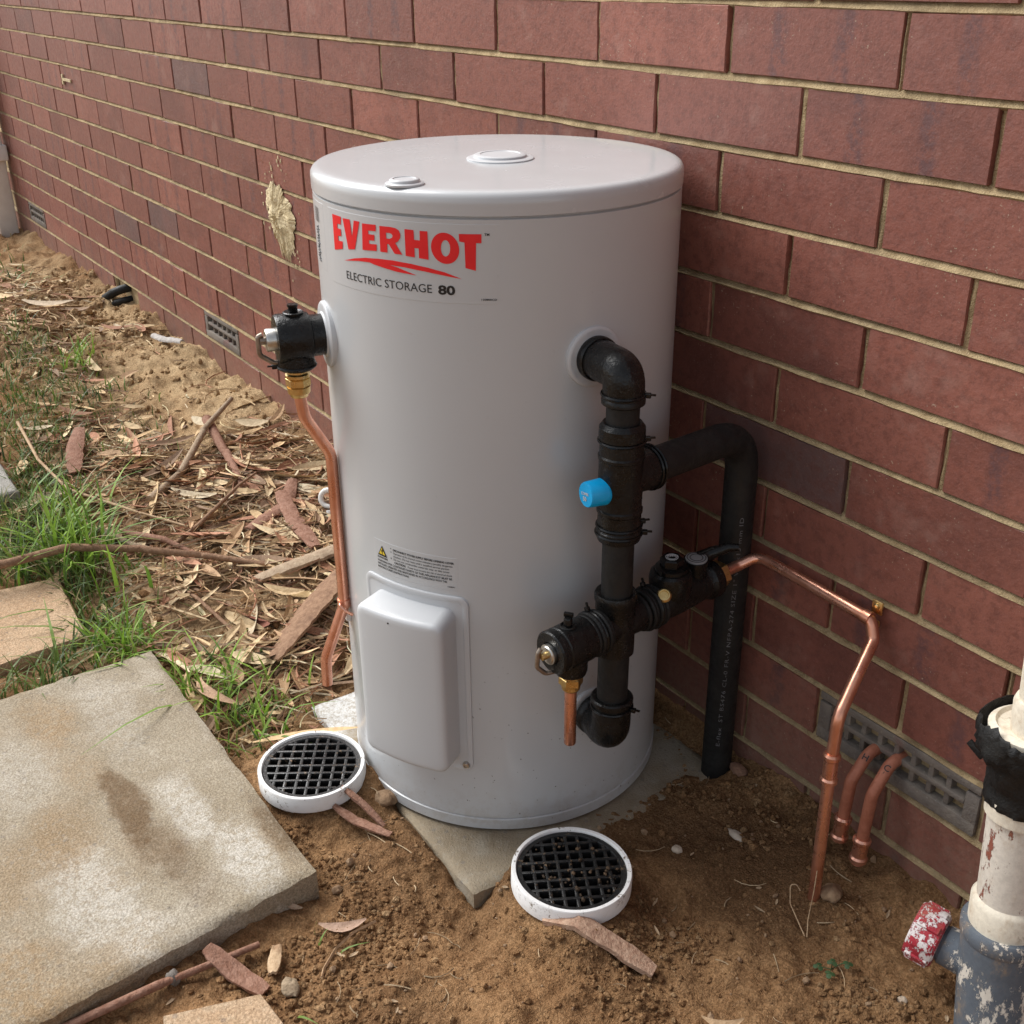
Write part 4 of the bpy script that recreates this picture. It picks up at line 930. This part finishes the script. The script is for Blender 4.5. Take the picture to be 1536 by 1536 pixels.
# ================================================================== DRAIN GULLIES
def gully(name, label, cx, cy, z, rot, tilt, squash=1.):
    t = thing(name, label, 'drain', (0, 0, 0), 'round drain grates beside the tank')
    r = .0793
    MB().add(*lathe([(r-.012, -.060), (r-.012, -.0265), (r+.0004, -.026), (r+.0012, -.025), (r+.0012, -.002), (r, .0), (r-.0045, .0), (r-.0055, -.002), (r-.0055, -.018), (r-.014, -.060)], (0, 0, 0), n=72)).build('rim', M_rim, t, 35)
    g = MB().add(*lathe([(r-.0058, -.014), (r-.0060, -.004), (r-.0068, -.003), (r-.0125, -.0030), (r-.0135, -.0045), (r-.0135, -.014)], (0, 0, 0), n=64)).build('grate_ring', M_grate, t, 35)
    R = r-.0130; pitch = .0168; bars = []
    for k in range(-4, 5):
        p = k*pitch+.0084*0; 
        if abs(p) > R-.004: continue
        half = math.sqrt(R*R-p*p)+.0006
        for ax in (0, 1):
            c = (0, p, -.0085-.0006*ax) if ax == 0 else (p, 0, -.0091)
            s = (2*half, .0046, .011) if ax == 0 else (.0046, 2*half, .011)
            MB().add(*box(c, s, None, .0009)).build('grate_bar', M_grate, t, 40)
    MB().add(*lathe([(r-.013, -.052), (.0001, -.052)], (0, 0, 0), n=40)).build('sump', M_void, t, 0)
    t.location = (cx, cy, z); t.rotation_euler = (tilt[0], tilt[1], R_(rot)); return t
gully('drain_gully', 'round white rimmed drain with clean black grate touching the big concrete slab', -.199, -.571, .046, 56, (0.02, 0))
gully('drain_gully', 'round white rimmed drain with muddy black grate in front of the tank', .203, -.383, .049, 62, (0.0, .03))

mb = MB(); rs = np.random.RandomState(15)
for k in range(46):
    a = rs.uniform(0, 6.28); q = .062*math.sqrt(rs.rand()); c_ = rs.uniform(.15, .5)
    mb.add(np.array(CV)*rs.uniform(.0012, .0032)*rs.uniform(.6, 1.3, 3)+np.array([.203+q*math.cos(a), -.383+q*math.sin(a), .0465]), CF.tolist(), (.30*c_, .19*c_, .11*c_))
o = mb.build('grate_mud', M_leaf, None, 0); o['kind'] = 'stuff'

# ================================================================== WHITE WASTE PIPE AT THE RIGHT
wp = thing('waste_pipe', 'peeling white waste pipe with black rubber joint and grey elbow by the wall', 'pipe', (.655, -.105, 0))
P0 = Vector((.650, -.108, .02)); P1 = Vector((.615, -.100, .45)); wd = (P1-P0).normalized()
def WP(t): return P0+wd*t
MB().add(*lathe([(.0335, .08), (.0335, .315), (.028, .315)], P0, wd, 40)).build('pipe', M_peel_white, wp, 40)
MB().add(*lathe([(.034, .118), (.0385, .120), (.0395, .130), (.0390, .168), (.0360, .172), (.0335, .174)], P0, wd, 40)).build('socket', M_cream, wp, 40)
elb = MB().add(*tube([WP(.135), WP(.085), Vector((.662, -.112, -.01)), Vector((.70, -.16, -.055))], .0445, .05, 36, True, 10)).build('grey_elbow', M_peel_grey, wp, 50)
MB().add(*lathe([(.0445, .118), (.0465, .122), (.0465, .134), (.0440, .138), (.036, .139)], P0, wd, 40)).build('elbow_lip', M_peel_grey, elb, 40)
bd = Vector((-.90, -.30, .12)).normalized(); bo = WP(.062)
MB().add(*lathe([(.024, .030), (.0235, .062), (.0215, .064), (.020, .076)], bo, bd, 32)).build('inspection_branch', M_peel_grey, elb, 40)
rc = MB().add(*lathe([(.030, .066), (.0330, .068), (.0340, .072), (.0335, .096), (.0315, .100), (.0001, .101)], bo, bd, 36)).build('red_cap', M_red_cap, wp, 40)
for k in range(9):
    a = 2*math.pi*k/9; _, u, w = frame(bd); e = u*math.cos(a)+w*math.sin(a)
    MB().add(*box(bo+bd*.083+e*.0335, (.006, .010, .026), Matrix((e, bd.cross(e), bd)).transposed(), .0015)).build('cap_grip', M_red_cap, rc, 40)
MB().add(*lathe([(.0345, .283), (.0375, .284), (.0375, .305), (.036, .306)], P0, wd, 40)).build('cream_band', M_cream, wp, 40)
rub = MB().add(*lathe([(.0365, .298), (.0392, .299), (.0400, .306), (.0404, .312), (.0396, .318), (.0412, .325), (.0406, .333), (.0420, .340), (.0440, .348), (.0465, .356), (.0512, .364), (.0535, .372), (.0528, .379), (.0545, .386), (.0536, .394), (.0510, .396), (.0500, .385), (.040, .375)], P0, wd, 72))
rn = np.random.RandomState(1); 
rub.v = [tuple(Vector(p)+Vector((.0035, .0035, .007 if (Vector(p)-P0).dot(wd) > .36 else .001))*float(fbm(np.array([p[0]*75+p[2]*40]), np.array([p[1]*75-p[2]*60]), 3)[0])*1.9) for p in rub.v]
rub = rub.build('rubber_boot', M_rubber, wp, 60)
MB().add(*box(WP(.345)+Vector((-.050, -.018, -.004)), (.022, .004, .008), Matrix.Rotation(.5, 3, 'Y'), .001)).build('boot_tab', M_rubber, rub, 40)
MB().add(*lathe([(.046, .36), (.047, .392), (.040, .396), (.037, .392)], P0+Vector((.003, .0, 0)), wd, 40)).build('inner_sleeve', M_cream, wp, 40)
MB().add(*lathe([(.0295, .36), (.0305, .372), (.0305, .425), (.0285, .430), (.026, .430), (.026, .60)], P0+Vector((.010, -.002, 0)), wd, 36)).build('upper_pipe', M_cream, wp, 40)

# ================================================================== FAR LEFT: DOWNPIPE, WHITE PIPE, HOSE, HOOK
dp = thing('downpipe', 'beige rectangular downpipe at the far end of the brick wall', 'pipe', (-4.62, -.06, 0))
MB().add(*box((-4.475, -.058, 1.2), (.10, .080, 2.6), None, .008)).build('pipe', M_downpipe, dp, 40)
MB().add(*box((-4.462, -.056, .400), (.135, .094, .065), None, .006)).build('bracket', M_white_pvc, dp, 40)
fp = thing('bent_pipe', 'white pipe with dark blue joint at the foot of the downpipe', 'pipe', (-4.74, -.13, 0))
MB().add(*tube([(-4.52, -.17, .42), (-4.50, -.17, .22), (-4.40, -.15, .05), (-4.36, -.15, -.02)], .032, .08, 20)).build('pipe', M_white_pvc, fp, 50)
MB().add(*tube([(-4.50, -.17, .24), (-4.45, -.16, .12)], .038, 0, 20)).build('joint', simple('blue_joint', (.03, .05, .11), (.05, .08, .16), 20, .5), fp, 40)
hz = thing('black_hose', 'black hose end poking out of the gap at the foot of the wall', 'hose', (-2.93, -.03, .05))
MB().add(*tube([(-2.90, .05, .115), (-2.905, -.01, .112), (-2.94, -.035, .095), (-2.99, -.055, .065), (-3.03, -.065, .02)], .015, .05, 16)).build('hose', M_rubber, hz, 50)
MB().add(*tube([(-2.90, .05, .075), (-2.90, -.015, .072), (-2.93, -.035, .060), (-2.98, -.055, .02)], .012, .05, 16)).build('hose', M_rubber, hz, 50)
hk = thing('white_hook', 'small white plastic hook behind the copper drain pipe', 'hook', (-.99, -.15, 0))
MB().add(*ring((-1.01, -.145, .062), (.6, -.6, .3), .018, .0062, 28, 10)).build('loop', M_white_pvc, hk, 60)
MB().add(*tube([(-.985, -.155, .045), (-.975, -.158, .02), (-.975, -.16, -.03)], .0085, .01, 12)).build('stem', M_white_pvc, hk, 60)

# ================================================================== LITTER, BARK, STICKS, GRASS
def zat(x, y): return float(zfine(np.array([x]), np.array([y]))[0])
def stick(name, label, cat, pts, r, mat, taper=.35, lift=.0, n=9):
    P = []
    for q in pts:
        x, y = q[0], q[1]; P.append(Vector((x, y, zat(x, y)+r*.8+lift+(q[2] if len(q) > 2 else 0))))
    F = fillet(P, .08, 6); rn = random.Random(len(label)*7+len(pts))
    F2 = []
    for i, p in enumerate(F): F2.append(p+Vector((rn.uniform(-1, 1), rn.uniform(-1, 1), rn.uniform(-.4, .6)))*r*.14)
    o = MB().add(*tube(F2, lambda t: r*(1-taper*t)*(1+.10*math.sin(t*37)), 0, n)).build(name, mat, None, 60)
    return tag(o, label, cat)
def bark(name, label, cat, pts, w, mat, arch=.35, th=.0035, lift=.004, seed=0, roll=0., group=None, parent=None):
    """curled strip of bark: arched section swept along a path"""
    rn = np.random.RandomState(seed); P = [Vector((q[0], q[1], zat(q[0], q[1])+lift+(q[2] if len(q) > 2 else 0))) for q in pts]
    Q = []
    for i in range(len(P)-1):
        k = max(3, int((P[i+1]-P[i]).length/.012))
        for j in range(k): Q.append(P[i].lerp(P[i+1], j/k))
    Q.append(P[-1]); m = 6; v = []; f = []
    for i, p in enumerate(Q):
        t = (Q[min(i+1, len(Q)-1)]-Q[max(i-1, 0)]).normalized(); s = t.cross(Vector((0, 0, 1))).normalized(); u = s.cross(t)
        e = i/(len(Q)-1); ww = w*(1-.35*abs(2*e-1)**3)*(1+.10*rn.uniform(-1, 1))
        row = []
        for side in (0, 1):
            for k in range(m+1):
                a = (k/m-.5)*2 if side == 0 else (.5-k/m)*2
                h = arch*ww*.5*(1-a*a)-(th if side else 0)+roll*a*ww*.5+.0012*rn.uniform(-1, 1)
                row.append(p+s*(a*ww*.5)+u*h)
        v += row
    n = 2*(m+1)
    for i in range(len(Q)-1):
        for k in range(n): f.append((i*n+k, i*n+(k+1) % n, (i+1)*n+(k+1) % n, (i+1)*n+k))
    f.append(tuple(range(n-1, -1, -1))); f.append(tuple((len(Q)-1)*n+k for k in range(n)))
    o = MB().add(v, f).build(name, mat, None, 45); return tag(o, label, cat, group)
stick('branch', 'long smooth brown branch lying from the left edge across the leaf litter', 'branch', [(-1.20, -.99, .05), (-1.085, -.83, .06), (-1.085, -.685, .055), (-1.04, -.56, .04), (-.97, -.455, .02), (-.88, -.355, .006)], .0115, M_bark_brown, .45)
stick('branch', 'thin brown twig slanting down through bare sand to the wide bark slab', 'twig', [(-1.055, -.56, .006), (-.83, -.52, .008), (-.70, -.50, .008), (-.60, -.465, .006)], .0052, M_bark_brown, .4)
bark('bark_strip', 'wide dark brown slab of bark leaning behind the copper drain pipe', 'bark', [(-.545, -.495), (-.61, -.39, .012), (-.71, -.255, .03)], .075, M_bark_brown, .25, .006, .012, 1, .5)
bark('bark_strip', 'straight grey brown plank of bark behind the copper drain pipe', 'bark', [(-.845, -.395), (-.82, -.30, .01), (-.80, -.14, .02)], .050, M_bark_grey, .35, .006, .010, 2, .2)
stick('branch', 'stout pinkish stick with peeled bark in the litter near the wall', 'stick', [(-1.60, -.20, .02), (-1.42, -.225, .018), (-1.22, -.262, .006)], .0135, M_bark_red, .25)
stick('branch', 'slim dark twig rising to the right across the middle of the litter', 'twig', [(-1.07, -.505, .004), (-1.13, -.40, .02), (-1.20, -.28, .035), (-1.24, -.22, .03)], .0058, M_bark_brown, .5)
stick('branch', 'dark grey stick with a split red end in the litter', 'stick', [(-1.30, -.455, .004), (-1.40, -.345, .014), (-1.53, -.235, .03), (-1.60, -.13, .04)], .011, M_bark_grey, .45)
bark('bark_strip', 'flat reddish bark strip pointing at the tank in the litter', 'bark', [(-1.14, -.205, .02), (-1.0, -.235, .012), (-.87, -.245, .01)], .036, M_bark_red, .2, .004, .01, 3)
bark('bark_strip', 'short reddish bark strip lying crosswise in the litter', 'bark', [(-1.17, -.16, .02), (-1.10, -.21, .016), (-1.03, -.33, .012)], .034, M_bark_red, .3, .004, .008, 4)
stick('branch', 'long thin curved stem bending through the grass and litter', 'stem', [(-1.82, -.615, .06), (-1.62, -.62, .04), (-1.44, -.60, .025), (-1.24, -.50, .015), (-1.13, -.42, .01)], .0042, M_bark_tan, .3)
stick('branch', 'grey purple stick beside the bright grass tuft', 'stick', [(-1.24, -.59, .012), (-1.12, -.545, .014), (-1.03, -.485, .006)], .0078, M_bark_grey, .3)
stick('branch', 'paler stick lying alongside the grey purple stick', 'stick', [(-1.20, -.55, .010), (-1.10, -.49, .012), (-1.02, -.455, .006)], .0082, M_bark_red, .3)
bark('bark_strip', 'curled purple brown bark scrap in the upper left litter', 'bark', [(-1.75, -.485, .04), (-1.66, -.525, .02), (-1.56, -.555, .008)], .040, M_bark_red, .15, .004, .008, 5)
bark('bark_strip', 'pale grey curl of bark on the sand near the small air brick', 'bark', [(-2.40, -.075, .02), (-2.30, -.075, .014), (-2.18, -.055, .008)], .026, simple('grey_bark', (.42, .39, .36), (.32, .29, .27), 60, .8, .002, 200), .7, .004, .008, 6)
stick('branch', 'reddish stick at the foot of the big concrete slab', 'stick', [(.035, -1.06, .004), (.040, -.985, .004), (.050, -.886, .005), (.048, -.765, .008)], .0060, M_bark_red, .25)
bark('bark_strip', 'flat red brown bark chip lying over the stick by the slab', 'bark', [(.030, -.825, .014), (.075, -.806, .010), (.118, -.786, .004)], .024, M_bark_red, .1, .004, .006, 7)
bark('bark_strip', 'upright tan bark chip beside the red brown chip', 'bark', [(.058, -.745, .006), (.080, -.757, .010), (.104, -.770, .006)], .016, M_bark_tan, .2, .004, .006, 8)
bark('bark_strip', 'long pinkish splinter of wood in front of the muddy drain', 'wood', [(.236, -.452, .002), (.275, -.428, .004), (.315, -.403, .006), (.366, -.376, .006)], .026, bark_mat('pink_wood', (.34, .20, .135), (.50, .34, .24), (.20, .11, .07)), .14, .007, .006, 9)
bark('bark_strip', 'narrow red bark sliver leaning on the clean drain rim', 'bark', [(-.128, -.556, .030), (-.095, -.54, .016), (-.055, -.527, .004)], .010, M_bark_red, .3, .003, .004, 10)
bark('bark_strip', 'folded red bark piece on soil between clean drain and tank', 'bark', [(-.118, -.575, .008), (-.082, -.560, .010), (-.030, -.530, .004)], .014, M_bark_red, .3, .003, .006, 11)

# leaves and straw
TAN = [(.60, .43, .24), (.70, .55, .34), (.52, .36, .20), (.42, .27, .15), (.64, .48, .28), (.36, .19, .11), (.55, .37, .22), (.74, .62, .43), (.46, .24, .15), (.30, .20, .13)]
def leaf(mb, x, y, z, hd, ln, wd, curl, roll, col, bend=0., pitch=0.):
    n = 6; v = []; f = []; d = Vector((math.cos(hd), math.sin(hd), 0)); s = Vector((-d.y, d.x, 0))
    for i in range(n+1):
        t = i/n; w = wd*.5*math.sin(math.pi*min(t*.92+.04, 1))**.8
        a = bend*(t-.5); c = Vector((x, y, z))+d*(t-.5)*ln+s*(ln*.5*a*(t-.5)*2)+Vector((0, 0, curl*ln*(2*t-1)**2+pitch*ln*(t-.5)))
        u = Vector((0, 0, 1))
        v += [c+s*w*math.cos(roll)+u*(w*math.sin(roll)+w*.35), c, c-s*w*math.cos(roll)+u*(-w*math.sin(roll)+w*.35)]
    for i in range(n):
        for k in (0, 1): f.append((i*3+k, i*3+k+1, (i+1)*3+k+1, (i+1)*3+k))
    mb.add(v, f, col)
def straw(mb, x, y, z, hd, ln, r, bend, col, rise=0.):
    n = 4; v = []; f = []
    for i in range(n+1):
        t = i/n-.5; a = hd+bend*t; p = Vector((x+ln*t*math.cos(a), y+ln*t*math.sin(a), z+rise*ln*(.25-t*t)))
        s = Vector((-math.sin(a), math.cos(a), 0))*r; v += [p+s, p+Vector((0, 0, r*1.4)), p-s]
    for i in range(n):
        for k in (0, 1): f.append((i*3+k, i*3+k+1, (i+1)*3+k+1, (i+1)*3+k))
    mb.add(v, f, col)
ZN = [(-1.15, -.36, .34, .20, 1.0), (-1.45, -.22, .25, .14, .45), (-.95, -.20, .25, .12, .5), (-2.65, -.33, .35, .08, .22), (-2.35, -.14, .15, .06, .10), (-3.2, -.27, .3, .10, .22), (-.62, -.50, .16, .12, .26), (-1.6, -.45, .25, .12, .35), (-.47, -.42, .09, .08, .10), (-2.0, -.35, .3, .1, .06)]
def lit_pts(n, seed):
    rs = np.random.RandomState(seed); w = np.array([z[4] for z in ZN]); w = w/w.sum(); out = []
    while len(out) < n:
        k = rs.choice(len(ZN), p=w); z = ZN[k]; x = rs.normal(z[0], z[2]); y = rs.normal(z[1], z[3])
        if y > -.015 or not free(x, y) or (-.41 < x < .13 and y > -.49): continue
        if -1.12 < x < -.78 and y < -.72: continue
        if -2.45 < x < -1.52 and y > -.31 and rs.rand() > .12: continue
        if -.86 < x < -.60 and -.55 < y < -.38 and rs.rand() > .3: continue
        out.append((x, y))
    P = np.array(out); return P, zfine(P[:, 0], P[:, 1]), rs
P, ZZ_, rs = lit_pts(700, 31); mb = MB()
def jit(c, rs, a=.25): k = 1+rs.uniform(-a, a); return tuple(min(q*k, .8) for q in c)
for (x, y), z in zip(P, ZZ_):
    big = rs.rand() < .25
    leaf(mb, x, y, z+rs.uniform(.002, .016), rs.uniform(0, 6.28), rs.uniform(.05, .12) if not big else rs.uniform(.10, .18), rs.uniform(.010, .026), rs.uniform(-.03, .10), rs.uniform(-.7, .7), jit(TAN[rs.randint(len(TAN))], rs), rs.uniform(-.5, .5), rs.uniform(-.15, .15))
P, ZZ_, rs = lit_pts(2300, 32)
for (x, y), z in zip(P, ZZ_):
    straw(mb, x, y, z+rs.uniform(.0, .014), rs.uniform(0, 6.28), rs.uniform(.03, .16), rs.uniform(.0006, .0020), rs.uniform(-1.2, 1.2), jit(TAN[rs.randint(len(TAN))], rs, .35), rs.uniform(-.1, .35))
# crushed bark crumbs: short flat bits
P, ZZ_, rs = lit_pts(1500, 33)
for (x, y), z in zip(P, ZZ_):
    leaf(mb, x, y, z+rs.uniform(.001, .008), rs.uniform(0, 6.28), rs.uniform(.010, .04), rs.uniform(.003, .010), rs.uniform(-.05, .1), rs.uniform(-.8, .8), jit(TAN[rs.randint(len(TAN))], rs, .4), rs.uniform(-.5, .5), rs.uniform(-.3, .3))
# thin straws and scraps on the bare soil by the tank
rs = np.random.RandomState(41); k = 0
while k < 150:
    x = rs.uniform(-.45, .62); y = rs.uniform(-.95, -.02)
    if not free(x, y): continue
    z = zat(x, y)
    if rs.rand() < .7: straw(mb, x, y, z+.001, rs.uniform(0, 6.28), rs.uniform(.012, .05), rs.uniform(.0004, .0009), rs.uniform(-.9, .9), jit((.50, .38, .24), rs), .1)
    else: leaf(mb, x, y, z+.0015, rs.uniform(0, 6.28), rs.uniform(.008, .02), rs.uniform(.003, .006), .05, rs.uniform(-.4, .4), jit((.46, .34, .22), rs))
    k += 1
lo = mb.build('leaf_litter', M_leaf, None, 0); lo['kind'] = 'stuff'
# single leaves that stand out
def one_leaf(label, *a, name='dry_leaf', group=None, **k):
    m_ = MB(); leaf(m_, *a, **k); return tag(m_.build(name, M_leaf, None, 60), label, 'leaf', group)
def L1(label, x, y, hd, ln, wd, col, curl=.04, roll=.2, bend=.3, dz=.004, pitch=0.): one_leaf(label, x, y, zat(x, y)+dz, hd, ln, wd, curl, roll, col, bend, pitch)
L1('pale pinkish dry leaf on the soil right of the concrete slab corner', .078, -.662, 1.1, .062, .014, (.50, .34, .25), .05, .3, .6)
L1('long tan leaf standing beside the wide bark slab', -.64, -.505, 2.6, .115, .018, (.52, .37, .20), .05, .5, .3, .012, .2)
L1('small cream leaf on bare sand between the twig and the litter', -.80, -.515, 2.9, .055, .016, (.62, .47, .26), .06, .3)
L1('red brown crumpled leaf on sand above the wide bark slab', -.70, -.455, .5, .06, .024, (.30, .12, .08), .12, .5)
L1('cream leaf lying behind the slab corner tuft', -.545, -.47, .9, .075, .016, (.72, .62, .42), .05, .2)
L1('yellowish curved leaf under the grey bark plank', -.72, -.345, 1.0, .12, .017, (.55, .40, .20), .08, .3, .8)
L1('broad pale leaf near the pinkish stick', -1.49, -.125, .9, .085, .026, (.60, .48, .31), .08, .5, .3, .03)
L1('broad cream leaf beside the top end of the pinkish stick', -1.60, -.22, .3, .08, .024, (.62, .52, .36), .07, .5, .2, .03)
L1('long pale leaf among the upper left bark heap', -2.88, -.28, .9, .18, .026, (.62, .50, .36), .06, .4, .4, .02)
L1('tan torn leaf at the bottom edge of the soil', .475, -.365, .9, .05, .011, (.50, .34, .20), .05, .3, .8)
L1('pale curl of leaf on the soil left of the muddy drain', .006, -.70, .6, .028, .008, (.50, .36, .25), .05, .3)
L1('tan leaf hanging over the slab edge into the grass tuft', -.505, -.625, .2, .12, .018, (.52, .34, .22), -.10, .3, .9, .03)

# stones and chips
def stone(label, x, y, s, mat, sq=(1, 1, .7), seed=0, name='stone'):
    bm = bmesh.new(); bmesh.ops.create_icosphere(bm, subdivisions=3, radius=1); rn = np.random.RandomState(seed); o1 = rn.rand(3)*20
    z = zat(x, y)
    for v in bm.verts:
        c = v.co; k = 1+.55*float(fbm(np.array([c.x*1.6+o1[0]+c.z]), np.array([c.y*1.6+o1[1]-c.z*.7]), 3)[0])
        v.co = Vector((c.x*s*sq[0]*k, c.y*s*sq[1]*k, c.z*s*sq[2]*k))+Vector((x, y, z+s*sq[2]*.35))
    bm.verts.index_update(); m_ = MB().add([v.co.copy() for v in bm.verts], [[v.index for v in f.verts] for f in bm.faces]); bm.free()
    return tag(m_.build(name, mat, None, 60), label, 'stone')
stone('brown stone at the foot of the tank beside the base slab', -.105, -.497, .016, M_stone, seed=1)
stone('round brown stone at the foot of the bright copper pipe', .405, -.100, .014, M_stone, seed=2)
stone('pinkish lump of broken brick at the foot of the insulated pipe', .152, -.024, .013, simple('brick_lump', (.27, .15, .095), (.18, .095, .06), 90, .9, .003, 160), (1.3, .8, .6), 3)
stone('dark grey stone against the side of the big concrete slab', .045, -.875, .012, simple('dark_stone', (.12, .105, .09), (.18, .16, .14), 50, .9, .002, 200), (1, .7, 1), 4)
stone('small cream stone chip on the soil right of the tank', .215, -.205, .008, M_white_chip, (1, .8, .6), 5)
stone('pale flat chip on the soil below the valve stack', .245, -.120, .013, M_white_chip, (1.2, .55, .35), 6)
stone('grey brown lump of dried mortar beside the small tan paver', .128, -.757, .013, simple('mortar_lump', (.33, .25, .165), (.22, .16, .10), 90, .95, .004, 160), (1.2, .9, .5), 7)
stone('small brown stone in the soil between slab and tank', .005, -.635, .007, M_stone, seed=8)
stone('tan pebble in the soil left of the red cap', .565, -.155, .006, M_white_chip, seed=9)
# bent straw at the foot of the copper pipe
m_ = MB(); zz = zat(.40, -.13)
m_.add(*tube([(.383, -.138, zz+.022), (.377, -.140, zz+.030), (.372, -.146, zz+.028), (.385, -.158, zz+.012), (.430, -.178, zz+.004)], .0008, .008, 6)); tag(m_.build('dry_straw', M_bark_tan, None, 60), 'looped pale dry straw at the foot of the bright copper pipe', 'straw')
m_ = MB(); m_.add(*tube([(.396, -.126, zz+.06), (.400, -.132, zz+.03), (.418, -.160, zz+.012), (.432, -.176, zz+.003)], .0007, .01, 6)); tag(m_.build('dry_straw', M_bark_tan, None, 60), 'straight pale dry straw leaning on the bright copper pipe', 'straw')
# little clover weed
wd_ = thing('clover_weed', 'tiny clover weed with dark green leaves left of the red cap', 'plant', (.485, -.19, zat(.485, -.19)))
GW = simple('clover_green', (.030, .065, .022), (.045, .09, .03), 60, .6)
for k, (dx, dy, h) in enumerate(((0, 0, .012), (.014, .012, .010), (-.012, -.010, .009), (.010, -.016, .008))):
    x, y = .485+dx, -.19+dy; z = zat(x, y)
    m_ = MB().add(*tube([(.485, -.19, zat(.485, -.19)), (x*.6+.4*.485, y*.6-.4*.19, z+h), (x, y, z+h)], .0006, 0, 5)).build('stem', GW, wd_, 60)
    for j in range(3):
        a = j*2.094+k; cx, cy = x+.0036*math.cos(a), y+.0036*math.sin(a)
        MB().add(*lathe([(.0034, 0), (.0034, .0003), (.0001, .0006)], (cx, cy, z+h), (.3*math.cos(a), .3*math.sin(a), 1), 9)).build('leaf', GW, wd_, 60)

# grass
mb = MB(); rs = np.random.RandomState(77)
def blade(x, y, h, lean, hd, w, col):
    z = zat(x, y)-.002; n = 4; v = []; f = []; d = Vector((math.cos(hd), math.sin(hd), 0)); s = Vector((-d.y, d.x, 0)); 
    for i in range(n+1):
        t = i/n; ww = w*(1-t**2.2)*.5+.0002; p = Vector((x, y, z))+d*(lean*h*t**1.7)+Vector((0, 0, h*(t-.42*min(lean, 1.3)*t*t)))
        v += [p+s*ww, p-s*ww]
    for i in range(n): f.append((2*i, 2*i+1, 2*i+3, 2*i+2))
    mb.add(v, f, col)
GC = [(.085, .14, .028), (.12, .18, .04), (.065, .105, .03), (.16, .22, .055)]; GB = [(.18, .32, .035), (.23, .38, .05), (.13, .25, .035), (.27, .41, .07)]; GD = [(.26, .22, .09), (.34, .27, .13)]
for cx, cy, r1, r2, cnt, h0, h1, pal, w in ((-1.20, -.675, .10, .055, 210, .07, .17, GB, .0065), (-1.17, -.74, .10, .06, 260, .05, .13, GC, .004), (-1.30, -.74, .16, .06, 320, .04, .10, GC, .0035), (-1.55, -.66, .18, .07, 520, .03, .08, GC, .0034), (-1.85, -.56, .22, .10, 620, .02, .065, GC, .0034), (-2.25, -.47, .22, .10, 480, .02, .06, GC, .0036), (-2.0, -.40, .25, .05, 160, .015, .045, GC, .0034), (-2.6, -.40, .12, .04, 110, .03, .08, GC, .004),
        (-2.35, -.33, .06, .03, 40, .05, .12, GB, .006), (-1.62, -.36, .12, .05, 60, .015, .04, GC, .003), (-2.9, -.55, .3, .10, 300, .02, .06, GC, .004), (-.93, -.70, .10, .03, 160, .03, .09, GC, .0036), (-.75, -.69, .05, .03, 130, .04, .10, GB, .0048), (-.735, -.80, .035, .06, 110, .04, .09, GC, .004), (-.74, -.93, .03, .08, 70, .04, .10, GC, .004), (-.60, -.640, .08, .016, 60, .03, .08, GB, .0042),
        (-.47, -.575, .06, .045, 95, .04, .10, GB, .0048), (-.42, -.60, .06, .03, 45, .03, .08, GC, .004), (-.55, -.56, .06, .04, 35, .03, .07, GC, .0036), (-3.9, -.30, .35, .09, 240, .02, .07, GC, .005), (-1.0, -.62, .1, .06, 50, .02, .06, GC, .003)):
    k = 0
    while k < cnt:
        x = rs.normal(cx, r1); y = rs.normal(cy, r2); k += 1
        if -.675 < x < .05 and y < -.655: continue
        if -1.10 < x < -.80 and -1.02 < y < -.74: continue
        if -1.89 < x < -1.49 and y < -.70: continue
        if y > -.04 or (-.40 < x < .12 and y > -.48) or (x+.199)**2+(y+.571)**2 < .09**2: continue
        p = GD if rs.rand() < .10 else pal
        h = rs.uniform(h0, h1); blade(x, y, h, rs.uniform(.2, 1.2), rs.uniform(0, 6.28), w*rs.uniform(.6, 1.3), jit(p[rs.randint(len(p))], rs, .2))
for x, y, h, l, hd, w in ((-.36, -.60, .10, 1.3, .5, .007), (-.40, -.545, .11, 1.2, -.6, .007), (-.78, -.72, .11, 1.2, .6, .009), (-.50, -.655, .14, 1.6, -1.1, .006), (.062, -.695, .03, .2, 1., .003), (.115, -.685, .03, 1.3, 1.2, .003), (.17, -.77, .03, 1.2, .4, .004), (-.95, -.735, .12, 1.5, -1.4, .006), (-.85, -.74, .12, 1.5, -1.9, .006), (-.78, -.80, .11, 1.5, 3.0, .006), (-.64, -.655, .10, 1.4, -1.7, .006), (.085, -.70, .025, .8, 2, .003), (.33, -.70, .02, 1, 2, .004)):
    blade(x, y, h, l, hd, w, jit((.17, .27, .05), rs, .2))
go = mb.build('grass', M_grass, None, 0); go['kind'] = 'stuff'
